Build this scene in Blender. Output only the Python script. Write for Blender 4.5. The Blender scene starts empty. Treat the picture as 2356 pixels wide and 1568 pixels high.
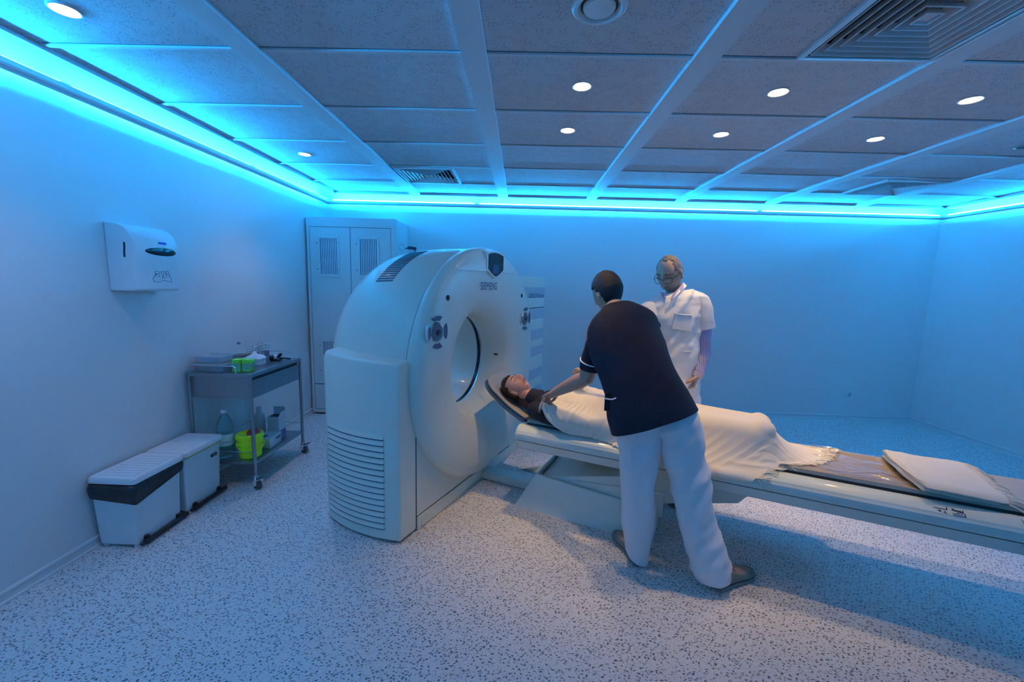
import bpy, math, random
import numpy as np
from mathutils import Vector, Matrix, noise
random.seed(4)
PI = math.pi
C = bpy.context.scene.collection
sc = bpy.context.scene

# ---------------------------------------------------------------- camera
FPX = 949.856
YAW, PIT, ROL, CH = -0.0179025, 0.13650, 0.0290644, 1.56624
def _cam():
    cy_, sy = math.cos(YAW), math.sin(YAW); cp, sp = math.cos(PIT), math.sin(PIT)
    f = Vector((sy*cp, cy_*cp, -sp)); r = Vector((cy_, -sy, 0)); u = r.cross(f)
    cr, sr = math.cos(ROL), math.sin(ROL)
    return cr*r + sr*u, -sr*r + cr*u, f
CR, CU, CF = _cam()
CO = Vector((0, 0, CH))
cd = bpy.data.cameras.new('camera'); co = bpy.data.objects.new('camera', cd); C.objects.link(co)
cd.sensor_width = 36; cd.lens = FPX/2356*36; cd.clip_start = .05
co.matrix_world = Matrix(((CR.x, CU.x, -CF.x, 0), (CR.y, CU.y, -CF.y, 0), (CR.z, CU.z, -CF.z, CH), (0, 0, 0, 1)))
sc.camera = co
def ray(px, py): return CF + CR*((px-1178)/FPX) - CU*((py-784)/FPX)
def at(px, py, y):            # survey helper: the point of the place at depth y seen along a sight line
    d = ray(px, py); return CO + d*(y/d.y)
def atz(px, py, z):
    d = ray(px, py); return CO + d*((z-CH)/d.z)
def atx(px, py, x):
    d = ray(px, py); return CO + d*(x/d.x)

# ---------------------------------------------------------------- frames
TH = math.radians(-24.3)
GO = Vector((-.674, 2.28, 0)); GN = Vector((math.cos(TH), math.sin(TH), 0)); GU = Vector((-GN.y, GN.x, 0))
def G(n, u, z): return GO + GN*n + GU*u + Vector((0, 0, z))
def gl(X): d = Vector(X)-GO; return (d.dot(GN), d.dot(GU), X[2])

# ---------------------------------------------------------------- materials
MATS = {}
def mat(name, col, rough=.5, metal=0, spec=.5, bump=None, coat=0, emit=None, estr=1, trans=0, ior=1.45, var=None, sheen=0, alpha=1, sss=0):
    m = bpy.data.materials.new(name); m.use_nodes = True; nt = m.node_tree; b = nt.nodes['Principled BSDF']
    b.inputs['Base Color'].default_value = (*col, 1); b.inputs['Roughness'].default_value = rough
    b.inputs['Metallic'].default_value = metal; b.inputs['Specular IOR Level'].default_value = spec
    b.inputs['Coat Weight'].default_value = coat; b.inputs['Transmission Weight'].default_value = trans
    b.inputs['IOR'].default_value = ior; b.inputs['Alpha'].default_value = alpha
    if sheen: b.inputs['Sheen Weight'].default_value = sheen
    if sss: b.inputs['Subsurface Weight'].default_value = sss; b.inputs['Subsurface Scale'].default_value = .01
    if emit: b.inputs['Emission Color'].default_value = (*emit, 1); b.inputs['Emission Strength'].default_value = estr
    tc = nt.nodes.new('ShaderNodeTexCoord')
    if bump:
        n = nt.nodes.new('ShaderNodeTexNoise'); n.inputs['Scale'].default_value = bump[0]; n.inputs['Detail'].default_value = 4
        bp = nt.nodes.new('ShaderNodeBump'); bp.inputs['Strength'].default_value = bump[1]; bp.inputs['Distance'].default_value = bump[2] if len(bump) > 2 else .004
        nt.links.new(tc.outputs['Object'], n.inputs['Vector']); nt.links.new(n.outputs['Fac'], bp.inputs['Height']); nt.links.new(bp.outputs[0], b.inputs['Normal'])
    if var:   # (scale, colour2)
        n = nt.nodes.new('ShaderNodeTexNoise'); n.inputs['Scale'].default_value = var[0]; n.inputs['Detail'].default_value = 5
        mx = nt.nodes.new('ShaderNodeMix'); mx.data_type = 'RGBA'; mx.inputs[6].default_value = (*col, 1); mx.inputs[7].default_value = (*var[1], 1)
        nt.links.new(tc.outputs['Object'], n.inputs['Vector']); nt.links.new(n.outputs['Fac'], mx.inputs[0]); nt.links.new(mx.outputs[2], b.inputs['Base Color'])
    MATS[name] = m; return m
def M_(n): return MATS[n]

CYAN = (0.009, 0.36, 1.0)
mat('wall_paint', (.80, .80, .80), .75, bump=(160, .06, .002))
mat('trim_paint', (.74, .76, .76), .4)
mat('cove_bounce_dim', (.50, .52, .54), .8)  # wall paint greyed at the cove margin, dims bounce light on the upper wall
mat('runner', (.68, .69, .70), .55)
mat('tube_on', (.5, .8, 1), .5, emit=CYAN, estr=405)
mat('lamp_on', (1, .8, .6), .5, emit=(1, .78, .5), estr=30)
mat('lamp_off', (.03, .03, .035), .3)
mat('chrome', (.75, .77, .8), .15, 1)
mat('steel', (.33, .35, .37), .28, .9, bump=(40, .05))
mat('joint_grey', (.16, .19, .23), .6)
mat('dark_gap', (.02, .025, .03), .6)
mat('shell', (.76, .80, .71), .3, coat=.25)
mat('shell_grey', (.50, .55, .60), .35)
mat('button_metal', (.16, .19, .24), .3, .6)
mat('table_paint', (.69, .78, .73), .34, coat=.2)
mat('dark_glass', (.010, .013, .020), .12, spec=.35)
mat('display_glass', (.02, .03, .09), .1, coat=.6)
mat('cabinet_paint', (.66, .72, .72), .45)
mat('bin_plastic', (.80, .82, .84), .35)
mat('bin_bag', (.018, .016, .016), .28, bump=(28, .8, .01))
mat('black_plastic', (.02, .02, .022), .4)
mat('yellow_rim', (.42, .42, .03), .5)
mat('yellow_plastic', (.70, .78, .01), .32, sss=.1)
mat('red_plastic', (.30, .01, .015), .35)
mat('port_red', (.05, .006, .008), .3)
mat('green_card', (.22, .62, .05), .55)
mat('green_print', (.20, .38, .30), .6)
mat('card_white', (.72, .76, .80), .6)
mat('card_print', (.10, .16, .36), .6)
mat('blue_badge', (.02, .04, .55), .4)
mat('print_blue', (.01, .07, .16), .5)
mat('print_dark', (.02, .035, .07), .5)
mat('paper', (.80, .84, .88), .7)
mat('gauze', (.82, .83, .84), .9, bump=(90, .9, .004))
mat('clear_plastic', (.80, .90, .96), .12, trans=.75, ior=1.25)
mat('frost_plastic', (.80, .88, .93), .25, trans=.65, ior=1.2)
mat('violet_plastic', (.32, .30, .62), .3, trans=.3)
mat('bottle_blue', (.55, .82, .88), .06, trans=.88, ior=1.2)
mat('label_paper', (.66, .82, .80), .5)
mat('label_green', (.05, .28, .18), .5)
mat('white_plastic', (.80, .82, .84), .3)
mat('translucent_white', (.74, .80, .84), .4, trans=.25, ior=1.2)
mat('rubber', (.10, .10, .10), .7)
mat('blanket', (.86, .78, .66), .95, bump=(260, .5, .002), sheen=.3)
mat('fringe', (.90, .84, .74), .95)
mat('mattress', (.50, .44, .37), .5, bump=(30, .1))
mat('cushion', (.38, .38, .38), .55, bump=(120, .08))
mat('cushion_side', (.17, .18, .19), .5)
mat('skin', (.42, .26, .185), .48, bump=(90, .12, .002), sss=.08)
mat('skin_patient', (.72, .34, .22), .45, bump=(90, .1, .002), sss=.1)
mat('skin_old', (.44, .26, .18), .45, bump=(70, .35, .003), sss=.06)
mat('lip', (.42, .12, .10), .4)
mat('lip_old', (.42, .24, .18), .5)
mat('eye_white', (.7, .68, .65), .2)
mat('hair_black', (.008, .006, .006), .7, bump=(60, .9, .006))
mat('hair_brown', (.035, .014, .010), .38, bump=(60, .9, .006))
mat('hair_grey', (.22, .20, .18), .6, bump=(90, .9, .006), var=(60, (.05, .045, .04)))
mat('navy_cloth', (.004, .005, .013), .85, bump=(180, .25, .002))
mat('black_knit', (.012, .010, .010), .8, bump=(200, .3))
mat('white_cloth', (.80, .82, .85), .8, bump=(14, .22, .012))
mat('white_coat', (.82, .81, .80), .75, bump=(16, .28, .012))
mat('white_piping', (.85, .87, .9), .6)
mat('shoe_leather', (.17, .19, .17), .5, bump=(50, .2))
mat('shoe_sole', (.22, .22, .20), .7)
mat('shoe_black', (.02, .02, .02), .4)
mat('frame_metal', (.03, .03, .03), .25, .6)
mat('blue_stitch', (.03, .07, .25), .7)
mat('seam_grey', (.34, .42, .46), .6)

def striped(name, c1, c2, scale, horizontal=False):
    m = mat(name, c1, .75); nt = m.node_tree; b = nt.nodes['Principled BSDF']
    tc = nt.nodes.new('ShaderNodeTexCoord'); w = nt.nodes.new('ShaderNodeTexWave'); w.inputs['Scale'].default_value = scale
    w.bands_direction = 'Z' if horizontal else 'X'
    cr = nt.nodes.new('ShaderNodeValToRGB'); cr.color_ramp.elements[0].color = (*c2, 1); cr.color_ramp.elements[1].color = (*c1, 1)
    cr.color_ramp.elements[0].position = .25; cr.color_ramp.elements[1].position = .5
    nt.links.new(tc.outputs['Object'], w.inputs['Vector']); nt.links.new(w.outputs['Fac'], cr.inputs[0]); nt.links.new(cr.outputs[0], b.inputs['Base Color'])
striped('shirt_stripe', (.50, .47, .66), (.22, .22, .52), 24)
striped('shirt_cuff', (.70, .64, .74), (.40, .34, .52), 30, True)

def flecks():
    m = mat('floor_vinyl', (.62, .60, .57), .42); nt = m.node_tree; b = nt.nodes['Principled BSDF']; N = nt.nodes.new; L = nt.links.new
    tc = N('ShaderNodeTexCoord')
    nz = N('ShaderNodeTexNoise'); nz.inputs['Scale'].default_value = 55; nz.inputs['Detail'].default_value = 2
    sub = N('ShaderNodeVectorMath'); sub.operation = 'SUBTRACT'; sub.inputs[1].default_value = (.5, .5, .5)
    scl = N('ShaderNodeVectorMath'); scl.operation = 'SCALE'; scl.inputs['Scale'].default_value = .022
    add = N('ShaderNodeVectorMath'); add.operation = 'ADD'
    L(tc.outputs['Object'], nz.inputs['Vector']); L(nz.outputs['Color'], sub.inputs[0]); L(sub.outputs[0], scl.inputs[0]); L(tc.outputs['Object'], add.inputs[0]); L(scl.outputs[0], add.inputs[1])
    last = None
    for k, (sx, sy, th, sel, dark, rot) in enumerate([(52, 86, .26, .46, .92, .5), (80, 62, .23, .40, .60, -.5), (120, 120, .24, .45, .40, 0)]):
        mp = N('ShaderNodeMapping'); mp.inputs['Scale'].default_value = (sx, sy, 1); mp.inputs['Rotation'].default_value = (0, 0, rot); mp.inputs['Location'].default_value = (3.3*k, 1.7*k, 0)
        v = N('ShaderNodeTexVoronoi'); v.voronoi_dimensions = '2D'; v.inputs['Scale'].default_value = 1; v.inputs['Randomness'].default_value = 1
        L(add.outputs[0], mp.inputs[0]); L(mp.outputs[0], v.inputs['Vector'])
        a = N('ShaderNodeMath'); a.operation = 'LESS_THAN'; a.inputs[1].default_value = th; L(v.outputs['Distance'], a.inputs[0])
        sep = N('ShaderNodeSeparateColor'); L(v.outputs['Color'], sep.inputs[0])
        c = N('ShaderNodeMath'); c.operation = 'LESS_THAN'; c.inputs[1].default_value = sel; L(sep.outputs[0], c.inputs[0])
        mu = N('ShaderNodeMath'); mu.operation = 'MULTIPLY'; L(a.outputs[0], mu.inputs[0]); L(c.outputs[0], mu.inputs[1])
        mv = N('ShaderNodeMath'); mv.operation = 'MULTIPLY'; mv.inputs[1].default_value = dark; L(mu.outputs[0], mv.inputs[0])
        if last is None: last = mv
        else:
            mm = N('ShaderNodeMath'); mm.operation = 'MAXIMUM'; L(last.outputs[0], mm.inputs[0]); L(mv.outputs[0], mm.inputs[1]); last = mm
    mx = N('ShaderNodeMix'); mx.data_type = 'RGBA'; mx.inputs[6].default_value = (.76, .74, .72, 1); mx.inputs[7].default_value = (.08, .09, .12, 1)
    L(last.outputs[0], mx.inputs[0]); L(mx.outputs[2], b.inputs['Base Color'])
flecks()
def tiles():
    m = mat('ceiling_tile', (.56, .57, .60), .85); nt = m.node_tree; b = nt.nodes['Principled BSDF']; N = nt.nodes.new; L = nt.links.new
    tc = N('ShaderNodeTexCoord')
    v = N('ShaderNodeTexVoronoi'); v.inputs['Scale'].default_value = 120
    a = N('ShaderNodeMath'); a.operation = 'LESS_THAN'; a.inputs[1].default_value = .30; L(tc.outputs['Object'], v.inputs['Vector']); L(v.outputs['Distance'], a.inputs[0])
    n = N('ShaderNodeTexNoise'); n.inputs['Scale'].default_value = 14; n.inputs['Detail'].default_value = 3; L(tc.outputs['Object'], n.inputs['Vector'])
    c = N('ShaderNodeMath'); c.operation = 'GREATER_THAN'; c.inputs[1].default_value = .47; L(n.outputs['Fac'], c.inputs[0])
    mu = N('ShaderNodeMath'); mu.operation = 'MULTIPLY'; L(a.outputs[0], mu.inputs[0]); L(c.outputs[0], mu.inputs[1])
    mx = N('ShaderNodeMix'); mx.data_type = 'RGBA'; mx.inputs[6].default_value = (.66, .66, .68, 1); mx.inputs[7].default_value = (.34, .35, .37, 1)
    L(mu.outputs[0], mx.inputs[0]); L(mx.outputs[2], b.inputs['Base Color'])
tiles()
def film():
    m = bpy.data.materials.new('clear_film'); m.use_nodes = True; nt = m.node_tree; nt.nodes.clear(); N = nt.nodes.new; L = nt.links.new
    o = N('ShaderNodeOutputMaterial'); t = N('ShaderNodeBsdfTransparent'); g = N('ShaderNodeBsdfGlossy'); g.inputs['Roughness'].default_value = .16
    fr = N('ShaderNodeFresnel'); fr.inputs[0].default_value = 1.5; mx = N('ShaderNodeMixShader')
    ad = N('ShaderNodeMath'); ad.operation = 'MULTIPLY_ADD'; ad.inputs[1].default_value = .8; ad.inputs[2].default_value = .15; L(fr.outputs[0], ad.inputs[0])
    tc = N('ShaderNodeTexCoord'); mp = N('ShaderNodeMapping'); mp.inputs['Scale'].default_value = (1, 2.2, 1)
    n = N('ShaderNodeTexNoise'); n.inputs['Scale'].default_value = 5; n.inputs['Detail'].default_value = 3; n.inputs['Distortion'].default_value = 1.2
    bp = N('ShaderNodeBump'); bp.inputs['Strength'].default_value = .8; bp.inputs['Distance'].default_value = .02
    L(tc.outputs['Object'], mp.inputs[0]); L(mp.outputs[0], n.inputs['Vector']); L(n.outputs['Fac'], bp.inputs['Height']); L(bp.outputs[0], g.inputs['Normal']); L(bp.outputs[0], fr.inputs['Normal'])
    L(ad.outputs[0], mx.inputs[0]); L(t.outputs[0], mx.inputs[1]); L(g.outputs[0], mx.inputs[2]); L(mx.outputs[0], o.inputs[0]); MATS['clear_film'] = m
film()
def lens_glass():
    m = bpy.data.materials.new('lens_glass'); m.use_nodes = True; nt = m.node_tree; nt.nodes.clear(); N = nt.nodes.new; L = nt.links.new
    o = N('ShaderNodeOutputMaterial'); t = N('ShaderNodeBsdfTransparent'); g = N('ShaderNodeBsdfGlossy'); g.inputs['Roughness'].default_value = .03
    mx = N('ShaderNodeMixShader'); mx.inputs[0].default_value = .08
    L(t.outputs[0], mx.inputs[1]); L(g.outputs[0], mx.inputs[2]); L(mx.outputs[0], o.inputs[0]); MATS['lens_glass'] = m
lens_glass()

# ---------------------------------------------------------------- mesh helpers
class MB:
    def __init__(s, xf=None): s.v = []; s.f = []; s.xf = xf
    def add(s, vs, fs):
        k = len(s.v)
        for p in vs: s.v.append(Vector(s.xf(*p)) if s.xf else Vector(p))
        for f in fs: s.f.append(tuple(i+k for i in f))
        return s
    def box(s, x0, x1, y0, y1, z0, z1):
        return s.add([(x, y, z) for z in (z0, z1) for y in (y0, y1) for x in (x0, x1)],
              [(0, 2, 3, 1), (4, 5, 7, 6), (0, 1, 5, 4), (2, 6, 7, 3), (0, 4, 6, 2), (1, 3, 7, 5)])
    def obox(s, c, ax, ay, az):          # oriented box: centre and three half vectors
        c = Vector(c); ax, ay, az = Vector(ax), Vector(ay), Vector(az)
        return s.add([c+ax*i+ay*j+az*k for k in (-1, 1) for j in (-1, 1) for i in (-1, 1)],
              [(0, 2, 3, 1), (4, 5, 7, 6), (0, 1, 5, 4), (2, 6, 7, 3), (0, 4, 6, 2), (1, 3, 7, 5)])
    def rings(s, rs, cap=True, closed=False):   # rs: list of rings (lists of points, same length)
        n = len(rs[0]); vs = [p for r in rs for p in r]; fs = []
        m = len(rs)
        for i in range(m if closed else m-1):
            a = i*n; b = ((i+1) % m)*n
            for j in range(n):
                fs.append((a+j, a+(j+1) % n, b+(j+1) % n, b+j))
        if cap and not closed: fs.append(tuple(range(n))[::-1]); fs.append(tuple((m-1)*n+j for j in range(n)))
        return s.add(vs, fs)
    def tube(s, pts, r, n=10, cap=True, sq=1):
        pts = [Vector(p) for p in pts]; rr = r if isinstance(r, (list, tuple)) else [r]*len(pts)
        rs = []; up = None
        for i, p in enumerate(pts):
            t = (pts[min(i+1, len(pts)-1)]-pts[max(i-1, 0)]).normalized()
            if up is None: up = t.cross(Vector((0, 0, 1)) if abs(t.z) < .9 else Vector((1, 0, 0))).normalized()
            up = (up - t*up.dot(t)).normalized(); w = t.cross(up)
            rs.append([p + up*(math.cos(2*PI*k/n)*rr[i]) + w*(math.sin(2*PI*k/n)*rr[i]*sq) for k in range(n)])
        return s.rings(rs, cap)
    def cap_tube(s, pts, rr, n=14):   # returns self      # tube with rounded ends
        pts = [Vector(p) for p in pts]; rr = list(rr)
        d0 = (pts[0]-pts[1]).normalized(); d1 = (pts[-1]-pts[-2]).normalized()
        a = [(pts[0]+d0*rr[0]*math.sin(t), rr[0]*math.cos(t)) for t in (1.45, 1.1, .75, .35)]
        b = [(pts[-1]+d1*rr[-1]*math.sin(t), rr[-1]*math.cos(t)) for t in (.35, .75, 1.1, 1.45)]
        P = [x[0] for x in a]+pts+[x[0] for x in b]; Rr = [x[1] for x in a]+rr+[x[1] for x in b]
        return s.tube(P, Rr, n)
    def cyl(s, c, r, h, n=32, r2=None, axis=(0, 0, 1)):
        c = Vector(c); a = Vector(axis).normalized()
        t = a.cross(Vector((0, 0, 1)) if abs(a.z) < .9 else Vector((1, 0, 0))).normalized(); w = a.cross(t)
        r2 = r if r2 is None else r2
        return s.rings([[c+a*hh+t*(math.cos(2*PI*k/n)*q)+w*(math.sin(2*PI*k/n)*q) for k in range(n)] for hh, q in ((0, r), (h, r2))])
    def lathe(s, c, prof, n=40, axis=(0, 0, 1), a0=0, a1=None, close=False):
        c = Vector(c); a = Vector(axis).normalized()
        t = a.cross(Vector((0, 0, 1)) if abs(a.z) < .9 else Vector((1, 0, 0))).normalized(); w = a.cross(t)
        rs = [[c+a*h+t*(math.cos(2*PI*k/n)*q)+w*(math.sin(2*PI*k/n)*q) for k in range(n)] for q, h in prof]
        return s.rings(rs, cap=not close, closed=close)
    def prism(s, poly, fn, a, b):        # poly list of 2-D, fn(p,q,t)->3-D
        n = len(poly); vs = [fn(p, q, a) for p, q in poly]+[fn(p, q, b) for p, q in poly]
        fs = [tuple(range(n))[::-1], tuple(range(n, 2*n))]+[(i, (i+1) % n, n+(i+1) % n, n+i) for i in range(n)]
        return s.add(vs, fs)
    def grid(s, P):                      # P[i][j]
        m, n = len(P), len(P[0]); return s.add([p for r in P for p in r], [(i*n+j, (i+1)*n+j, (i+1)*n+j+1, i*n+j+1) for i in range(m-1) for j in range(n-1)])
    def ell(s, c, ax, ay, az, n=16, m=10):
        c = Vector(c); ax, ay, az = Vector(ax), Vector(ay), Vector(az)
        rs = []
        for i in range(m+1):
            t = -PI/2*.985+PI*.985*i/m
            rs.append([c+az*math.sin(t)+(ax*math.cos(2*PI*k/n)+ay*math.sin(2*PI*k/n))*math.cos(t) for k in range(n)])
        return s.rings(rs)
def rr_poly(x0, x1, y0, y1, r, k=4):
    out = []
    for cx, cy, a in ((x1-r, y1-r, 0), (x0+r, y1-r, 90), (x0+r, y0+r, 180), (x1-r, y0+r, 270)):
        for i in range(k+1):
            t = math.radians(a+90*i/k); out.append((cx+r*math.cos(t), cy+r*math.sin(t)))
    return out

ROOTM = {}
def tag(o, label=None, cat=None, group=None, kind=None):
    if label: o['label'] = label
    if cat: o['category'] = cat
    if group: o['group'] = group
    if kind: o['kind'] = kind
    return o
def thing(name, loc, rz=0, label=None, cat=None, group=None, kind=None):
    o = bpy.data.objects.new(name, None); C.objects.link(o); o.empty_display_size = .1
    o.location = loc; o.rotation_euler = (0, 0, rz); ROOTM[o.name] = Matrix.Translation(Vector(loc)) @ Matrix.Rotation(rz, 4, 'Z')
    return tag(o, label, cat, group, kind)
def obj(name, mb, m, parent=None, label=None, cat=None, group=None, kind=None, smooth=35, bevel=0, seg=2, loc=None, mods=(), rz=0):
    vs = mb.v
    if parent is not None: base = ROOTM[parent.name]
    else:
        if loc is None:
            loc = (sum(v.x for v in vs)/len(vs), sum(v.y for v in vs)/len(vs), min(v.z for v in vs))
        base = Matrix.Translation(Vector(loc)) @ Matrix.Rotation(rz, 4, 'Z')
    inv = base.inverted()
    me = bpy.data.meshes.new(name); me.from_pydata([inv @ v for v in vs], [], mb.f); me.update()
    import bmesh
    bm = bmesh.new(); bm.from_mesh(me); bmesh.ops.recalc_face_normals(bm, faces=bm.faces); bm.to_mesh(me); bm.free()
    me.materials.append(M_(m) if isinstance(m, str) else m)
    o = bpy.data.objects.new(name, me); C.objects.link(o); ROOTM[o.name] = base
    if parent is not None: o.parent = parent
    else: o.matrix_world = base
    if bevel:
        b = o.modifiers.new('bevel', 'BEVEL'); b.width = bevel; b.segments = seg; b.limit_method = 'ANGLE'; b.angle_limit = math.radians(40)
    for k, kw in mods:
        md = o.modifiers.new(k.lower(), k)
        for a, b_ in kw.items(): setattr(md, a, b_)
    if smooth:
        me.shade_smooth()
        if smooth < 180:
            if bevel:
                pass
            me.set_sharp_from_angle(angle=math.radians(smooth)) if not bevel else None
    if bevel: o.modifiers['bevel'].harden_normals = True
    return tag(o, label, cat, group, kind)
def struct(name, mb, m, parent=None, **k): return obj(name, mb, m, parent, kind='structure' if parent is None else None, **k)
def text(name, body, m, parent, P, X, Y, size, ext=.0006, shear=0, width=None, bold=0):
    cu = bpy.data.curves.new(name, 'FONT'); cu.body = body; cu.size = 1; cu.extrude = 0; cu.align_x = 'CENTER'; cu.align_y = 'CENTER'; cu.shear = shear; cu.resolution_u = 3; cu.offset = bold
    t = bpy.data.objects.new(name, cu); C.objects.link(t)
    dg = bpy.context.evaluated_depsgraph_get(); me = bpy.data.meshes.new_from_object(t.evaluated_get(dg))
    bpy.data.objects.remove(t)
    xs = [v.co.x for v in me.vertices]; ys = [v.co.y for v in me.vertices]
    sx = size/(max(ys)-min(ys)); wx = sx if width is None else width/(max(xs)-min(xs))
    mx, my = (max(xs)+min(xs))/2, (max(ys)+min(ys))/2
    X = Vector(X).normalized(); Y = Vector(Y).normalized(); Z = X.cross(Y)
    mb = MB(); mb.v = [Vector(P)+X*((v.co.x-mx)*wx)+Y*((v.co.y-my)*sx)+Z*ext for v in me.vertices]; mb.f = [tuple(p.vertices) for p in me.polygons]
    return obj(name, mb, m, parent, smooth=0)
def dup(root, loc, rz=None, label=None, group=None):
    r = root.copy(); C.objects.link(r); r.location = loc
    if rz is not None: r.rotation_euler = (0, 0, rz)
    if label: r['label'] = label
    if group: r['group'] = group
    for ch in [c for c in bpy.data.objects if c.parent == root]:
        c = ch.copy(); C.objects.link(c); c.parent = r
        for g in [q for q in bpy.data.objects if q.parent == ch]:
            d = g.copy(); C.objects.link(d); d.parent = c
    return r

# ---------------------------------------------------------------- room shell
XW, YB, ZC = -2.408, 5.117, 2.5436      # left wall, back wall, ceiling field
XCR, ARW = 4.93, .0495                  # right corner and the slight splay of the right wall
XE, YE = -2.182, 4.886                  # edges of the tiled field
YF = -1.6
dR = Vector((math.sin(ARW), -math.cos(ARW), 0)); nR = Vector((math.cos(ARW), math.sin(ARW), 0))
RC = Vector((XCR, YB, 0))
def rw(y, off=0): t = (YB-y)/math.cos(ARW); p = RC + dR*t - nR*off; return p.x
struct('floor', MB().box(XW-.1, 5.6, YF-.1, YB+.1, -.1, 0), 'floor_vinyl', smooth=0, loc=(0, 0, 0))
struct('wall_left', MB().box(XW-.1, XW, YF-.1, YB+.1, 0, 2.66), 'wall_paint', smooth=0)
struct('wall_back', MB().box(XW-.1, 5.4, YB, YB+.1, 0, 2.66), 'wall_paint', smooth=0)
struct('wall_front', MB().box(XW-.1, 5.6, YF-.1, YF, 0, 2.66), 'wall_paint', smooth=0)
mb = MB(); a = RC+dR*-.1; b = RC+dR*7.2
mb.prism([(a.x, a.y), (b.x, b.y), (b.x+.1, b.y), (a.x+.1, a.y)], lambda x, y, z: (x, y, z), 0, 2.66); struct('wall_right', mb, 'wall_paint', smooth=0)
# ceiling: acoustic field tile by tile inset between wide runners, plain margin above the light coves
ZT = ZC+.022
bandx = [-1.2349+.99908*i for i in range(-1, 7)]; BW = .1097
rowy = [1.9458+.6*j for j in range(-6, 6)]
YEE = YE
HOLES = [(1.425, 1.655, .53), (-.90, 4.045, .51), (3.43, 4.09, .51)]
gx = sorted([XE, 4.90]+[h[0]+k*h[2]/2 for h in HOLES for k in (-1, 1)]); gy = sorted([YF, YEE]+[h[1]+k*h[2]/2 for h in HOLES for k in (-1, 1)])
mb = MB()
for i in range(len(gx)-1):
    for j in range(len(gy)-1):
        mx_, my_ = (gx[i]+gx[i+1])/2, (gy[j]+gy[j+1])/2
        if any(abs(mx_-h[0]) < h[2]/2 and abs(my_-h[1]) < h[2]/2 for h in HOLES): continue
        mb.box(gx[i], gx[i+1], gy[j], gy[j+1], ZT, ZT+.03)
struct('ceiling', mb, 'ceiling_tile', smooth=0, loc=(0, 0, ZT))
mbm = MB(); mbm.box(XW-.1, 5.6, YF-.1, YB+.1, 2.62, 2.72); struct('ceiling_slab', mbm, 'cove_bounce_dim', smooth=0)  # darkened colour holds back bounce light above the coves
mb = MB()
for i, x in enumerate(bandx):
    if i == 0: continue
    mb.box(x-BW/2, x+BW/2, YF, YE, ZC, ZT+.01)
mb.box(XE, XE+.012, YF, YE, ZC, ZT+.02); mb.box(XE, 4.74, YE-.012, YE, ZC, ZT+.02)
struct('trim_1', mb, 'runner', smooth=0, label='wide pale ceiling runners between the tiles')
mb = MB()
for y in rowy:
    if y < YE-.05: mb.box(XE, rw(y, .22), y-.0, y+.020, ZC+.012, ZT+.01)
struct('trim_2', mb, 'runner', smooth=0)
mb = MB()
for y in rowy:
    if y < YE-.05: mb.box(XE+.03, rw(y, .24), y-.004, y-.0005, ZT-.002, ZT+.002)
struct('trim_3', mb, 'joint_grey', smooth=0)
# dark joint at the rim of the field, and fascia
mb = MB(); mb.box(XE-.008, XE, YF, YE+.008, ZC+.004, ZT+.05); mb.box(XE, 4.72, YE, YE+.008, ZC+.004, ZT+.05); struct('trim_4', mb, 'dark_gap', smooth=0)
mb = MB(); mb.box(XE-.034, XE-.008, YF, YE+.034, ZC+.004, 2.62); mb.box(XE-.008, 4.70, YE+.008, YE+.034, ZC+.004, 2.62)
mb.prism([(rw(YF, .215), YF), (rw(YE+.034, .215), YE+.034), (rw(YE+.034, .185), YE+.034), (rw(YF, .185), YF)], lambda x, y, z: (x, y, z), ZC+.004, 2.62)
struct('trim_5', mb, 'cove_bounce_dim', smooth=0)  # fascia in the same darkened colour, for less bounce
# right margin of the field
# cove trays with light tubes
ZL = 2.4475; XL = -2.332; YL = YB-.078
def tray(name, P, Q, nin, z=ZL):         # P,Q = outer (wall side) lower edge, nin = unit vector into the room
    P, Q, nin = Vector(P), Vector(Q), Vector(nin)
    prof = [(0, 0), (.022, -.002), (.026, .004), (.05, .004), (.056, .012), (.056, .034), (.05, .034), (.048, .014), (.004, .014), (.004, .036), (0, .036)]
    mb = MB(); mb.prism(prof, lambda a, b, t: tuple((P if t == 0 else Q)+nin*a+Vector((0, 0, z+b))), 0, 1)
    return struct(name, mb, 'runner', smooth=0)
tray('trim_6', (XL, YF, 0), (XL, YL, 0), (1, 0, 0))
tray('trim_7', (XL, YL, 0), (rw(YL, .078), YL, 0), (0, -1, 0))
tray('trim_8', (rw(YL, .078), YL, 0), (rw(YF, .078), YF, 0), tuple(-nR))
mb = MB()   # brackets that carry the trays off the wall
k = 0
def light_tube(A, B, label, group='cyan light tubes in the cove'):
    A, B = Vector(A), Vector(B); L = (A+B)/2
    t = thing('light_tube', L, 0, label, 'light', group)
    d = (B-A).normalized()
    obj('tube', MB().tube([A+d*.02, B-d*.02], .010, 10), 'tube_on', t)
    for e in (A, B-d*.02): obj('end_cap', MB().cyl(e, .013, .02, 12, axis=d), 'white_plastic', t)
    return t
ZTU = ZL+.040
yy = [YF+.1, .7, 2.17, 3.62, YL-.05]
names = ['on the left wall, nearest the camera', 'on the left wall above the towel dispenser', 'on the left wall above the steel trolley', 'on the left wall running into the far corner']
for i in range(4): light_tube((XL+.016, yy[i]+.004, ZTU), (XL+.016, yy[i+1]-.004, ZTU), 'glowing cyan light tube in the cove '+names[i])
xs = [XL+.05, -.55, 2.74, rw(YL, .078)-.04]
names = ['on the back wall above the white cabinet', 'on the back wall above the scanner and staff', 'on the back wall, right end by the corner']
for i in range(3): light_tube((xs[i]+.006, YL-.016, ZTU), (xs[i+1]-.006, YL-.016, ZTU), 'glowing cyan light tube in the cove '+names[i])
q = [YL-.05, 3.2, 1.2, YF+.1]
names = ['on the right wall next to the far corner', 'on the right wall just out of frame', 'on the right wall beside the camera']
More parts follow.
